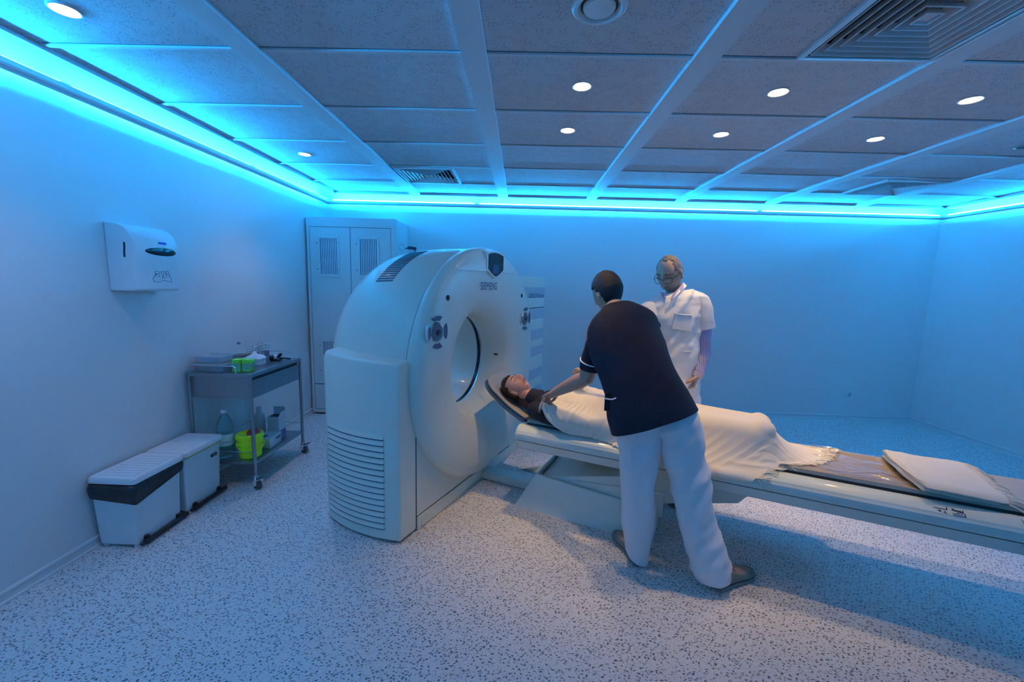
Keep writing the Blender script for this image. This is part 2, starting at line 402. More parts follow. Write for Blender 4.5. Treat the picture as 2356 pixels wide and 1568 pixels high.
for i in range(3): light_tube((rw(q[i], .094), q[i]-.006, ZTU), (rw(q[i+1], .094), q[i+1]+.006, ZTU), 'glowing cyan light tube in the cove '+names[i])
mb = MB(); 
# baseboards
def base(name, P, Q, nin):
    P, Q, nin = Vector(P), Vector(Q), Vector(nin)
    prof = [(0, 0), (.02, 0), (.02, .008), (.012, .014), (.009, .042), (.013, .048), (.012, .056), (.004, .062), (0, .062)]
    mb = MB(); mb.prism(prof, lambda a, b, t: tuple((P if t == 0 else Q)+nin*a+Vector((0, 0, b))), 0, 1); struct(name, mb, 'trim_paint', smooth=0)
base('baseboard_left', (XW, YF, 0), (XW, YB, 0), (1, 0, 0)); base('baseboard_back', (XW, YB, 0), (XCR, YB, 0), (0, -1, 0)); base('baseboard_right', (XCR, YB, 0), (rw(YF), YF, 0), tuple(-nR))

# ---------------------------------------------------------------- ceiling fittings
def downlight(x, y, z, label, on=True):
    t = thing('downlight', (x, y, z), 0, label, 'light', 'recessed ceiling downlights')
    obj('trim_ring', MB().lathe((x, y, z), [(.052, .0), (.052, -.004), (.046, -.007), (.041, -.004), (.040, .012), (.046, .012)], 32, close=True), 'chrome' if not on else 'runner', t)
    obj('lamp', MB().lathe((x, y, z), [(.040, .004), (.040, -.001), (.03, -.003), (.001, -.004)], 28), 'lamp_on' if on else 'lamp_off', t)
    return t
def spot(x, y, e, size=60, blend=1.0):
    l = bpy.data.lights.new('lamp_light', 'SPOT'); l.energy = e; l.color = (1, .65, .29); l.spot_size = math.radians(size); l.spot_blend = blend; l.shadow_soft_size = .035
    o = bpy.data.objects.new('lamp_light', l); C.objects.link(o); o.location = (x, y, ZT-.02)
DL = [(.275, 2.24, 'warm downlight in the ceiling, nearer one of the pair above the scanner face'),
      (.27, 2.84, 'warm downlight in the ceiling, farther one of the pair above the scanner face'),
      (1.265, 2.26, 'warm downlight in the ceiling, right of centre in the nearer row'),
      (1.26, 2.85, 'warm downlight in the ceiling above the standing man, farther row'),
      (2.26, 2.87, 'warm downlight in the ceiling over the foot of the table, farther row'),
      (2.26, 2.30, 'warm downlight in the ceiling at the right end of the nearer row'),
      (-1.79, 1.71, 'warm downlight in the ceiling at top left, close to the cove'),
      (-1.79, 3.49, 'warm downlight in the ceiling over the steel trolley')]
EN = [.8, 1.15, .85, 1.1, 1.15, .85, .24, .24]
for (x, y, lb), e in zip(DL, EN): downlight(x, y, ZT, lb); spot(x, y, 55*e, 60 if e > .5 else 104)
downlight(3.30, 2.95, ZT, 'unlit downlight in the ceiling cut by the right edge of the photo', on=False)
def diffuser(x, y, w, label):
    t = thing('ceiling_diffuser', (x, y, ZC+.012), 0, label, 'vent', 'square ceiling air diffusers')
    h = w/2; z = ZC+.012
    mb = MB()
    def sq(a, za, b, zb, th=.002):
        P = lambda r, zz: [(x-r, y-r, zz), (x+r, y-r, zz), (x+r, y+r, zz), (x-r, y+r, zz)]
        mb.rings([P(a, za), P(b, zb), P(b-th, zb), P(a-th, za)], closed=True)
    fr = MB(); P = lambda r, zz: [(x-r, y-r, zz), (x+r, y-r, zz), (x+r, y+r, zz), (x-r, y+r, zz)]
    fr.rings([P(h, z+.02), P(h, z-.006), P(h-.02, z-.010), P(h-.024, z+.02)], closed=True); obj('frame', fr, 'runner', t, smooth=0)
    n = 7
    for i in range(n):
        r = (h-.03)*(1-i/(n))
        s = MB(); s.rings([P(r-.002, z-.006), P(max(r-.022, .003), z+.030), P(max(r-.024, .002), z+.030), P(r-.006, z-.007)], closed=True)
        if i == n-1: s.add(P(r-.014, z+.0), [(0, 1, 2, 3)])
        obj('louvre', s, 'runner', t, smooth=0)
    b = MB(); hh = h-.022; b.rings([P(hh, z+.0), P(hh, z+.060), P(hh+.003, z+.060), P(hh+.003, z+.0)], closed=True); b.add(P(hh, z+.060), [(0, 1, 2, 3)]); obj('duct', b, 'dark_gap', t, smooth=0)
    return t
diffuser(1.425, 1.655, .56, 'large square air diffuser in the ceiling at the top right edge')
diffuser(-.90, 4.045, .54, 'square air diffuser in the ceiling over the white cabinet')
diffuser(3.43, 4.09, .54, 'square air diffuser in the ceiling at far right near the corner')
t = thing('ceiling_air_valve', (.25, 1.64, ZT), 0, 'round white air valve in the ceiling at top centre', 'vent')
obj('outer_ring', MB().lathe((.25, 1.64, ZT), [(.100, .0), (.099, -.006), (.090, -.014), (.080, -.014), (.070, -.004), (.066, .018), (.085, .018)], 48, close=True), 'trim_paint', t)
obj('valve_disc', MB().lathe((.25, 1.64, ZT), [(.058, .0), (.0585, -.008), (.055, -.013), (.001, -.015)], 40), 'trim_paint', t)
obj('throat', MB().cyl((.25, 1.64, ZT-.0015), .067, .001, 40), 'dark_gap', t)

# ---------------------------------------------------------------- outlet
p = Vector((4.14, YB, .324)); t = thing('wall_outlet', (p.x, p.y, p.z-.04), 0, 'small white wall socket low on the back wall', 'socket')
obj('plate', MB().box(p.x-.04, p.x+.04, YB-.010, YB, p.z-.04, p.z+.04), 'white_plastic', t, bevel=.004)
obj('socket_cup', MB().lathe((p.x, YB-.0105, p.z), [(.026, 0), (.026, -.002), (.022, -.002), (.020, .006), (.001, .006)], 24, axis=(0, 1, 0)), 'shell_grey', t)
mb = MB(); mb.cyl((p.x-.009, YB-.0142, p.z), .0028, .004, 8, axis=(0, 1, 0)); mb.cyl((p.x+.009, YB-.0142, p.z), .0028, .004, 8, axis=(0, 1, 0)); obj('pin_hole', mb, 'print_dark', t)

# ---------------------------------------------------------------- corner cabinet
cx0, cx1, cy0, cy1, cz = -2.385, -1.395, 4.62, YB-.002, 2.235
t = thing('cabinet', ((cx0+cx1)/2, (cy0+cy1)/2, 0), 0, 'tall pale metal cabinet with louvred doors in the far left corner', 'cabinet')
obj('body', MB().box(cx0, cx1, cy0+.022, cy1, .02, cz), 'cabinet_paint', t, bevel=.004)
mbf = MB(); mbf.box(cx0, cx1, cy0, cy0+.024, cz-.10, cz); mbf.box(cx0, cx0+.03, cy0, cy0+.024, .02, cz-.1); mbf.box(cx1-.05, cx1, cy0, cy0+.024, .02, cz-.1); mbf.box(cx0+.03, cx1-.05, cy0, cy0+.024, .02, .06)
obj('face_frame', mbf, 'cabinet_paint', t, bevel=.002)
mbp = MB().box(cx0+.01, cx1-.01, cy0+.03, cy1, 0, .02); obj('plinth', mbp, 'dark_gap', t)
xm = (cx0+.03+cx1-.05)/2
for k, (a, b) in enumerate(((cx0+.034, xm-.003), (xm+.003, cx1-.054))):
    d = obj('door', MB().box(a, b, cy0+.002, cy0+.020, .365, cz-.104), 'cabinet_paint', t, bevel=.002)
    vx = a+.09 if k == 0 else a+.08
    for (z0, z1) in ((1.60, 2.03), (.45, .88)):
        f = MB(); w = .24; 
        f.box(vx, vx+w, cy0-.006, cy0+.004, z0-.012, z0+.018); f.box(vx, vx+w, cy0-.006, cy0+.004, z1-.018, z1+.012)
        f.box(vx, vx+.028, cy0-.006, cy0+.004, z0+.018, z1-.018); f.box(vx+w-.028, vx+w, cy0-.006, cy0+.004, z0+.018, z1-.018)
        obj('vent_frame', f, 'cabinet_paint', d, bevel=.002)
        sl = MB(); 
        for i in range(9): x = vx+.036+i*.0195; sl.box(x, x+.0125, cy0-.003, cy0+.004, z0+.018, z1-.018)
        obj('vent_slats', sl, 'cabinet_paint', d, smooth=0)
        obj('vent_dark', MB().box(vx+.028, vx+w-.028, cy0+.0005, cy0+.003, z0+.018, z1-.018), 'print_blue', d, smooth=0)
        sc_ = MB()
        for xx in (vx-.012, vx+w-.014):
            for zz in (z0+.07, z1-.07): obj('screw', MB().cyl((xx, cy0-.008, zz), .004, .01, 8, axis=(0, 1, 0)), 'dark_gap', d)
        pass
    hx = b-.03 if k == 0 else a+.03
    obj('handle', MB().tube([(hx, cy0+.004, 1.10), (hx, cy0-.02, 1.11), (hx, cy0-.022, 1.15), (hx, cy0-.02, 1.19), (hx, cy0+.004, 1.20)], .006, 10), 'cabinet_paint', d)
    obj('lower_panel', MB().box(a, b, cy0+.004, cy0+.020, .065, .355), 'cabinet_paint', t, bevel=.002)
obj('door_gap', MB().box(cx0+.03, cx1-.05, cy0+.012, cy0+.023, .06, cz-.1), 'print_blue', t, smooth=0)

# ---------------------------------------------------------------- scanner
gt = thing('ct_scanner', GO, TH, 'large white ring shaped CT scanner with round opening and SIEMENS lettering', 'scanner')
UC, ZG = .93, .97
cen = G(0, UC, ZG)
prof = [(.352, -.20), (.352, -.14), (.362, -.09), (.39, -.03), (.44, .025), (.50, .058), (.58, .078), (.68, .088), (.76, .088), (.81, .080), (.838, .064), (.852, .040), (.856, .012), (.854, -.02), (.842, -.03), (.80, -.03), (.45, -.06), (.38, -.17), (.37, -.20)]
obj('front_cover', MB().lathe(cen, prof, 128, axis=GN, close=True), 'shell', gt, smooth=50)
obj('scan_window', MB().lathe(cen, [(.3545, -.24), (.3545, -.20), (.37, -.20), (.37, -.24)], 96, axis=GN, close=True), 'dark_glass', gt)
obj('window_rim', MB().lathe(cen, [(.351, -.206), (.350, -.198), (.356, -.192), (.36, -.198)], 96, axis=GN, close=True), 'chrome', gt)
prof = [(.353, -.24), (.352, -.40), (.36, -.52), (.42, -.62), (.50, -.70), (.56, -.74), (.60, -.76), (.70, -.755), (.775, -.71), (.815, -.62), (.838, -.48), (.850, -.30), (.850, -.12), (.842, -.035), (.82, -.035), (.82, -.10), (.80, -.5), (.70, -.70), (.6, -.72), (.37, -.5), (.37, -.24)]
obj('housing', MB().lathe(cen, prof, 128, axis=GN, close=True), 'shell', gt, smooth=50)
# side cover with bulging louvred face
def bul(n):                              # outer face offset for depth n in [-.6,0]
    s = (n+.30)/.31; return -.055*(1-s*s)+.0
pts = [(-.02 if 0 else 0.0, .156)]
poly = [(0, .150)]+[(n, bul(n)) for n in [0, -.02, -.06, -.12, -.18, -.24, -.30, -.36, -.42, -.48, -.54, -.58, -.60]]+[(-.62, .02), (-.66, .30), (-.3, .45), (-.06, .40), (-.06, .150)]
def topz(n, u): return 1.10-.03*n+.06*max(0, u)
mb = MB(); n_ = len(poly)
mb.rings([[G(a, b, .012) for a, b in poly], [G(a, b, .05) for a, b in poly], [G(a, b, 1.06-.03*a) for a, b in poly], [G(a*1, b+(.012 if b < .1 else 0), topz(a, b)) for a, b in poly]])
obj('side_cover', mb, 'shell', gt, bevel=.014, seg=3, smooth=40)
NS = 16
for i in range(NS):
    z = .083+.0372*i
    sl = MB(); ns = [-.565+.47*j/14 for j in range(15)]
    R0 = [G(n, bul(n)-.001, z+.006) for n in ns]; R1 = [G(n, bul(n)-.009, z+.006) for n in ns]; R2 = [G(n, bul(n)-.001, z+.036) for n in ns]; R3 = [G(n, bul(n)+.003, z+.006) for n in ns]
    rows_ = list(zip(R1, R2, R3)); sl.rings([list(r) for r in rows_])
    obj('louvre', sl, 'shell', gt, smooth=30)
    g2 = MB(); g2.rings([[G(n, bul(n)-.0075, z-.0), G(n, bul(n)-.0075, z+.0065), G(n, bul(n)+.002, z+.0065), G(n, bul(n)+.002, z)] for n in ns])
    obj('louvre_gap', g2, 'print_blue', gt, smooth=30)
# flat base cover behind the ring
poly = [(.156, .095), (2.25, .095), (2.25, .9), (1.60, .9), (1.60, .50), (.42, .50), (.42, 1.02), (.156, 1.02)]
obj('base_cover', MB().prism(poly, lambda a, b, t: G(t, a, b), -.60, -.002), 'shell', gt, bevel=.004)
obj('plinth', MB().prism([(.156, 0), (2.25, 0), (2.25, .088), (.156, .088)], lambda a, b, t: G(t, a, b), -.60, .004), 'shell', gt, bevel=.006)
obj('seam', MB().prism([(.149, .02), (2.24, .02), (2.24, .2), (.157, .2), (.157, 1.08), (.149, 1.08)], lambda a, b, t: G(t, a, b), -.05, -.006), 'dark_gap', gt)
obj('kick_panel', MB().prism(rr_poly(.19, .62, -.02, .072, .02), lambda a, b, t: G(t, a, max(b, .006)), .003, .007), 'shell', gt, bevel=.003)
obj('bore_dot', MB().cyl(G(.06, 1.05, 1.016)-GN*.01, .008, .03, 10, axis=GN), 'dark_gap', gt)
# tall cover on the far side with printed stripes
obj('far_side_cover', MB().prism([(1.50, 0.0), (2.25, 0.0), (2.25, 1.644), (1.46, 1.644), (1.46, .9)], lambda a, b, t: G(t, a, b), -.585, -.001), 'shell', gt, bevel=.008)
for st in ([(1.713, 1.543), (2.24, 1.543), (2.24, 1.44), (1.795, 1.44)], [(1.853, 1.327), (2.24, 1.327), (2.24, 1.23), (1.878, 1.23)], [(1.922, 1.127), (2.24, 1.127), (2.24, 1.02), (1.931, 1.02)],
           [(1.933, .951), (2.24, .951), (2.24, .855), (1.932, .855)], [(1.906, .72), (2.24, .72), (2.24, .62), (1.894, .62)], [(1.80, .53), (2.24, .53), (2.24, .44), (1.78, .44)]):
    obj('printed_stripe', MB().prism(st, lambda a, b, t: G(t, a, b), -.002, .0015), 'shell_grey', gt, smooth=0)
obj('groove', MB().prism([(1.846, 1.337), (2.235, 1.337), (2.235, 1.345), (1.846, 1.345)], lambda a, b, t: G(t, a, b), -.002, .0018), 'print_dark', gt, smooth=0)
text('model_lettering', 'SOMATOM Emotion', 'print_blue', gt, G(.0022, 2.02, 1.462), GU, (0, 0, 1), .045, width=.40)
text('maker_lettering', 'SIEMENS', 'print_blue', gt, G(.0895, .872, 1.548), GU, (0, 0, 1), .055, width=.25, ext=.001)
# status display: shield, brow and wings
def shield(s, c=(.94, 1.690), n=10):
    w, h = .118*s, .082*s; top = [(c[0]-w+2*w*i/n, c[1]+h+.016*s*(1-(2*i/n-1)**2)) for i in range(n+1)]
    bot = [(c[0]+w*math.cos(t), c[1]-h*.25-.052*s*(1-abs(math.cos(t))**1.35)) for t in [PI*i/10 for i in range(0, 11)]]
    return [(p[0], p[1]) for p in top]+[(p[0], p[1]) for p in bot]
mb = MB(); S1 = shield(1.14); S0 = shield(1.30); S2 = shield(1.02)
mb.rings([[G(.05, a, b) for a, b in S0], [G(.108, a, b) for a, b in S1], [G(.108, a, b) for a, b in S2], [G(.10, a, b) for a, b in S2]]); obj('display_bezel', mb, 'shell', gt, smooth=60)
d = obj('display', MB().prism(shield(1.02), lambda a, b, t: G(t, a, b), .09, .1055), 'dark_glass', gt)
obj('screen', MB().box(0, 0, 0, 0, 0, 0) if 0 else MB().prism([(.90, 1.64), (.985, 1.64), (.985, 1.705), (.90, 1.705)], lambda a, b, t: G(t, a, b), .1054, .1062), 'display_glass', d, smooth=0)
mb = MB()
for sgn in (-1, 1):
    a0 = UC+.01+sgn*.13; a1 = UC+sgn*.50
    P = [(a0, 1.650), (a1, 1.647+.002), (a1*.3+a0*.7, 1.72), (a0, 1.76)]
    vs = [G(.075, *P[0]), G(.085, *P[1]), G(.085, *P[2]), G(.075, *P[3]), G(.106, a0, 1.652), G(.086, a1, 1.650), G(.098, a0, 1.74)]
    obj('brow', MB().add(vs, [(0, 1, 5, 4), (4, 5, 2, 6), (6, 2, 3), (0, 4, 6, 3), (0, 3, 2, 1), (1, 2, 5)]), 'shell', gt, smooth=60)
for uu in (.350, 1.463):
    obj('laser_port', MB().cyl(G(.083, uu, 1.471), .018, .006, 20, axis=GN), 'port_red' if uu < 1 else 'dark_glass', gt)
def panel(uc, zc):
    P = lambda a, b, t: G(t, uc+a, zc+b)
    c = obj('control_panel', MB().lathe(G(.080, uc, zc), [(.001, .016), (.022, .016), (.026, .012), (.052, .012), (.056, .004), (.056, 0)], 32, axis=GN), 'button_metal', gt)
    obj('control_ring', MB().lathe(G(.080, uc, zc), [(.056, .008), (.060, .012), (.063, .006), (.060, 0)], 32, axis=GN, close=True), 'chrome', c)
    obj('stop_button', MB().cyl(G(.092, uc, zc), .016, .010, 20, axis=GN), 'print_dark', c)
    for k in range(4):
        a = k*PI/2; r0, r1, w0, w1 = (.070, .100, .42, .5)
        pts = [(r0*math.cos(a+w), r0*math.sin(a+w)) for w in (-w0*.8, -.2, .2, w0*.8)]+[(r1*math.cos(a+w), r1*math.sin(a+w)) for w in (w1, .25, 0, -.25, -w1)]
        obj('button', MB().prism(pts, P, .078, .093), 'button_metal', c, bevel=.003)
        pts = [((r1+.004*s)*math.cos(a+w), (r1+.004*s)*math.sin(a+w)) for s, w in ((0, -.5), (0, -.2), (0, .2), (0, .5), (1, .5), (1, .2), (1, -.2), (1, -.5))]
        obj('button_trim', MB().prism(pts, P, .078, .0955), 'chrome', c)
panel(.237, 1.267); panel(1.553, 1.267)
# vent slots on the rear shoulder of the housing
def shell_r(d): return float(np.interp(d, [-.71, -.62, -.48, -.30, -.12], [.775, .815, .838, .850, .850]))
vsl = MB()
for i in range(19):
    a = math.radians(106+i*1.62)
    R_ = []
    for d_ in [-.33-.15*j/6 for j in range(7)]:
        row = []
        for (da, dr) in ((-.0075, -.004), (-.0075, .0022), (.0075, .0022), (.0075, -.004)):
            r = shell_r(d_)+dr; row.append(G(d_, UC+r*math.cos(a+da), ZG+r*math.sin(a+da)))
        R_.append(row)
    vsl.rings(R_)
obj('top_vent', vsl, 'print_dark', gt, smooth=0)
# clip with ring on the top of the housing
hb = G(-.56, .42, 1.60)
pp = at(950, 571, 3.62); rc = at(925, 569, 3.62)
mb = MB(); mb.tube([pp+Vector((.12, .02, -.14)), pp, rc+Vector((.03, 0, -.008))], .005, 8); mb.cap_tube([pp+Vector((-.035, 0, .004)), pp+Vector((.02, 0, 0))], [.014, .012], 10)
obj('clip', mb, 'print_dark', gt)
obj('clip_ring', MB().tube([rc+Vector((.024*math.cos(a), 0, .026*math.sin(a))) for a in [2*PI*k/20 for k in range(21)]], .0035, 8), 'chrome', gt)

# ---------------------------------------------------------------- patient table
TR = G(1.7, .99, 0)
tt = thing('patient_table', TR, TH, 'long white scanner table with slanted pedestal and grey cushioned head rest', 'table')
# pedestal
def ped(u0, u1, z0, z1, n0, n1, n2, n3): pass
mb = MB(G)
lo = [(.414, .72), (1.36, .72), (1.36, 1.26), (.414, 1.26)]; hi = [(.55, .765, .252), (1.372, .765, .20), (1.372, 1.215, .20), (.55, 1.215, .252)]
mb.rings([[(a, b, 0) for a, b in lo], [(a, b, .0) for a, b in lo], [h for h in hi], [(.565, .785, .250), (1.36, .785, .199), (1.36, 1.195, .199), (.565, 1.195, .250)], [(.57, .79, .12), (1.355, .79, .12), (1.355, 1.19, .12), (.57, 1.19, .12)]])
obj('pedestal', mb, 'table_paint', tt, bevel=.008, seg=3)
obj('pedestal_groove', MB(G).add([(.585, .80, .2535), (.597, .80, .2535), (.597, 1.18, .2535), (.585, 1.18, .2535)], [(0, 1, 2, 3)]), 'print_dark', tt, smooth=0)
obj('support_arm', MB(lambda a, b, t: G(a, t, b)).prism([(.575, .13), (.575, .222), (1.45, .436), (1.87, .436), (1.80, .347), (1.0, .13)], lambda a, b, t: (a, b, t), .80, 1.18), 'table_paint', tt, bevel=.006)
for k in range(3):
    n0 = .78+.17*k; z1 = .236-.03*k+.02
    poly = [(n0, .15), (n0, z1-.03), (n0+.02, z1-.008), (n0+.05, z1), (1.40, z1+.06+.01*k), (1.40, .15)]
    obj('bellows_plate', MB(lambda a, b, t: G(a, t, b)).prism(poly, lambda a, b, t: (a, b, t), .792-.003*k, .80), 'table_paint', tt, bevel=.003)
# floor beam between pedestal and scanner
obj('floor_beam', MB(G).box(-.002, .47, .965, 1.09, 0, .065), 'table_paint', tt, bevel=.012, seg=3)
# frame
def mir(P): return P+[(1.98-a, b) for a, b in reversed(P)]
upP = [(.80, .575), (.762, .580), (.757, .603), (.745, .606), (.722, .606), (.700, .600), (.672, .578), (.668, .570), (.660, .562), (.657, .55), (.657, .530), (.662, .519)]
loP = [(.664, .513), (.672, .50), (.688, .455), (.70, .447), (.72, .445)]
obj('table_frame', MB().prism(mir(upP), lambda a, b, t: G(t, a, b), .44, 3.30), 'table_paint', tt, smooth=25)
obj('lower_frame', MB().prism(mir(loP), lambda a, b, t: G(t, a, b), .445, 3.30), 'table_paint', tt, smooth=25)
obj('frame_seam', MB().prism([(.672, .51), (.672, .522), (1.308, .522), (1.308, .51)], lambda a, b, t: G(t, a, b), .45, 2.85), 'print_dark', tt, smooth=0)
obj('end_cap', MB().prism(mir([(p[0]+.004, p[1]-.001) for p in upP]+[(.68, .50), (.69, .457), (.705, .45)]), lambda a, b, t: G(t, a, b), .428, .442), 'table_paint', tt, bevel=.006)
obj('end_seam', MB().prism([(.655, .515), (.655, .56), (.70, .603), (.75, .608), (.75, .6), (.66, .5)], lambda a, b, t: G(t, a, b), 2.872, 2.876), 'seam_grey', tt, smooth=0)
# pallet: curved couch top with dark underside
pal = []
for i in range(2): pass
def palz(u): s = (u-.99)/.215; return .612+.020*s*s
top = [(.99-.215+.43*k/12) for k in range(13)]
pp_ = [(u_, palz(u_)) for u_ in top]; bb = [(u_, palz(u_)-.022) for u_ in reversed(top)]
obj('couch_top', MB().prism(pp_+bb, lambda a, b, t: G(t, a, b), .47, 3.2), 'mattress', tt, smooth=50)
obj('couch_rail', MB().prism([(.765, .578), (1.215, .578), (1.205, .612), (.775, .612)], lambda a, b, t: G(t, a, b), .48, 3.2), 'black_plastic', tt)
# pictograms on the sloping rim
def rimP(n, s, e=.0012):                 # s up the slope 0..1
    u0, z0, u1, z1 = .672, .578, .700, .600
    nn = Vector((-(z1-z0), u1-u0)).normalized(); return G(n, u0+(u1-u0)*s+nn[0]*e, z0+(z1-z0)*s+nn[1]*e)
def rimbox(mb, n0, n1, s0, s1): mb.add([rimP(n0, s0), rimP(n1, s0), rimP(n1, s1), rimP(n0, s1)], [(0, 1, 2, 3)])
mb = MB()
rimbox(mb, 2.575, 2.625, .60, .70); rimbox(mb, 2.621, 2.625, .60, .98); rimbox(mb, 2.592, 2.598, .15, .45); rimbox(mb, 2.588, 2.602, .28, .34); rimbox(mb, 2.612, 2.616, .1, .4); rimbox(mb, 2.608, 2.621, .1, .16)
rimbox(mb, 2.640, 2.684, .0, .10); rimbox(mb, 2.680, 2.684, 0, .5); rimbox(mb, 2.640, 2.675, .24, .32); rimbox(mb, 2.646, 2.672, .62, .82); rimbox(mb, 2.640, 2.648, .68, .95); rimbox(mb, 2.664, 2.680, .5, .7); rimbox(mb, 2.676, 2.680, .5, .95); rimbox(mb, 2.656, 2.662, .38, .52)
obj('pictogram', mb, 'print_dark', tt, smooth=0)
# head rest: tilted concave cushion
HA = math.radians(37); hd = (-math.cos(HA), math.sin(HA)); hn = (math.sin(HA), math.cos(HA))
def HP(s, t, e=0):      # s along 0..1 (low to high), t across -1..1
    L = .435; w = .205*(1-.05*s)
    if s > .68: q = (s-.68)/.32; w *= math.sqrt(max(0, 1-(q*.86)**2.4))
    dip = .040*(t*t)*(1-.85*max(0, (s-.62)/.38))+.018*math.exp(-((s-.55)/.22)**2)*(t*t-1)
    lift = -.03*math.sin(PI*s)
    a = .435+hd[0]*L*s+hn[0]*(dip+lift+e); z = .600+hd[1]*L*s+hn[1]*(dip+lift+e)
    return G(a, .99+w*t, z)
ss = [i/18 for i in range(19)]; ts = [-1+2*j/16 for j in range(17)]
obj('head_rest', MB().grid([[HP(s, t) for t in ts] for s in ss]), 'cushion', tt, smooth=180, mods=[('SOLIDIFY', dict(thickness=.018, offset=0)), ('SUBSURF', dict(levels=1, render_levels=1))])
obj('head_rest_shell', MB().grid([[HP(s, t*.985, -.028) for t in ts] for s in ss]), 'cushion_side', tt, smooth=180, mods=[('SOLIDIFY', dict(thickness=.034, offset=0)), ('SUBSURF', dict(levels=1, render_levels=1))])
obj('neck_strap', MB(G).box(.43, .60, .80, 1.18, .600, .622), 'black_plastic', tt, bevel=.006)
# plastic film over the couch
Pg = []
for i in range(150):
    n = 2.05+.55*i/149; row = []
    for j in range(90):
        u = .775+.43*j/89
        z = palz(u)+.003+.018*max(0, .5-2.2*abs(noise.noise(Vector((n*2.5+u*3, u*9-n*1.5, 1)))))+.006*max(0, .5-2.5*abs(noise.noise(Vector((n*12+u*6, u*14, 4)))))
        row.append(G(n, u, z))
    Pg.append(row)
obj('plastic_sheet', MB().grid(Pg), 'clear_film', None, 'crinkled clear plastic film stretched over the couch between the blankets', 'plastic sheet', smooth=180, loc=G(2.4, .99, .61), rz=TH)

# ---------------------------------------------------------------- wall dispenser
dy0, dy1, dz0, dz1 = 2.385, 2.70, 1.462, 1.858
t = thing('towel_dispenser', (XW, (dy0+dy1)/2, dz0), 0, 'white paper towel dispenser with oval window on the left wall', 'dispenser')
def dprof(s=1):   # (x depth, z)
    P = [(0, dz0), (.155, dz0), (.168, dz0+.01), (.165, dz0+.06), (.162, dz0+.12), (.170, dz0+.18), (.176, dz0+.24), (.170, dz0+.30), (.150, dz0+.345), (.115, dz0+.375), (.07, dz0+.39), (0, dz1)]
    return P
mb = MB(); P = dprof()
def dv(y):
    t_ = (y-dy0)/(dy1-dy0); k = .80+.34*math.sin(PI*(.08+.84*t_))**.7
    return [Vector((XW+.0005+a*(k if a > .0 else 1), y, z)) for a, z in P]
mb.rings([dv(dy0+(dy1-dy0)*i/16) for i in range(17)])
o_ = obj('cover', mb, 'white_plastic', t, bevel=.008, seg=3, smooth=40)
def front_x(y, z):
    t_ = (y-dy0)/(dy1-dy0); k = .80+.34*math.sin(PI*(.08+.84*t_))**.7
    zs = [p[1] for p in P[2:]]; xs_ = [p[0] for p in P[2:]]
    return XW+k*float(np.interp(z, zs, xs_))
def onfront(name, fn, m, zc, yc, par, ext=.0018, n=24):
    ring = [fn(2*PI*i/n) for i in range(n)]; mb = MB(); c = [Vector((front_x(yc, zc)+ext, yc, zc))]
    rr = []
    for s in (1, .75, .5, .25): rr.append([Vector((front_x(yc+a*s, zc+b*s)+ext, yc+a*s, zc+b*s)) for a, b in ring])
    mb.rings(rr, cap=False); mb.add(rr[-1], [tuple(range(n))]); return obj(name, mb, m, par, smooth=0)
onfront('window', lambda t_: (.112*math.copysign(abs(math.cos(t_))**1.0, math.cos(t_)), .024*math.sin(t_)), 'dark_glass', 1.700, 2.548, t)
onfront('badge', lambda t_: (.030*max(-1, min(1, 1.3*math.cos(t_))), .0065*max(-1, min(1, 1.3*math.sin(t_)))), 'blue_badge', 1.752, 2.548, t)
mb = MB()
def fl(pts, r=.0012): mb.tube([Vector((front_x(a, b)+.001, a, b)) for a, b in pts], r, 5)
cY, cZ = 2.545, 1.548
fl([(cY-.065, cZ-.028), (cY-.068, cZ-.01), (cY-.05, cZ+.012), (cY-.04, cZ+.018)]); fl([(cY-.065, cZ-.028), (cY-.03, cZ-.030), (cY, cZ-.020), (cY+.03, cZ-.026), (cY+.06, cZ-.032), (cY+.066, cZ-.01), (cY+.05, cZ+.012)])
for k in (-.038, .036):
    fl([(cY+k-.013, cZ+.034), (cY+k+.013, cZ+.034), (cY+k+.013, cZ), (cY+k-.013, cZ), (cY+k-.013, cZ+.034)]); fl([(cY+k-.010, cZ+.018), (cY+k+.004, cZ+.018)], .002)
fl([(cY-.012, cZ-.012), (cY+.012, cZ+.030), (cY+.008, cZ+.036), (cY-.01, cZ+.034), (cY-.012, cZ+.022), (cY+.012, cZ-.012)]); fl([(cY-.05, cZ+.043), (cY+.04, cZ+.042)], .0006)
obj('pictogram', mb, 'print_blue', t)
sl = MB(); sl.rings([[Vector((XW+.085+.006*math.sin(k*1.3)+.007*math.cos(a), dy0-.0005, 1.70+.009*k+.007*math.sin(a))) for a in [2*PI*i/10 for i in range(10)]] for k in (0,)] , cap=True) if 0 else None
pts = [(XW+.108, 1.662), (XW+.109, 1.69), (XW+.113, 1.72), (XW+.113, 1.738)]
mb = MB(); mb.cap_tube([(a, dy0+.004, b) for a, b in pts], [.0075]*4, 10); obj('side_slot', mb, 'dark_gap', t)
obj('key_lock', MB().cyl((XW+.08, dy0+.03, dz0-.008), .005, .01, 10), 'white_plastic', t)

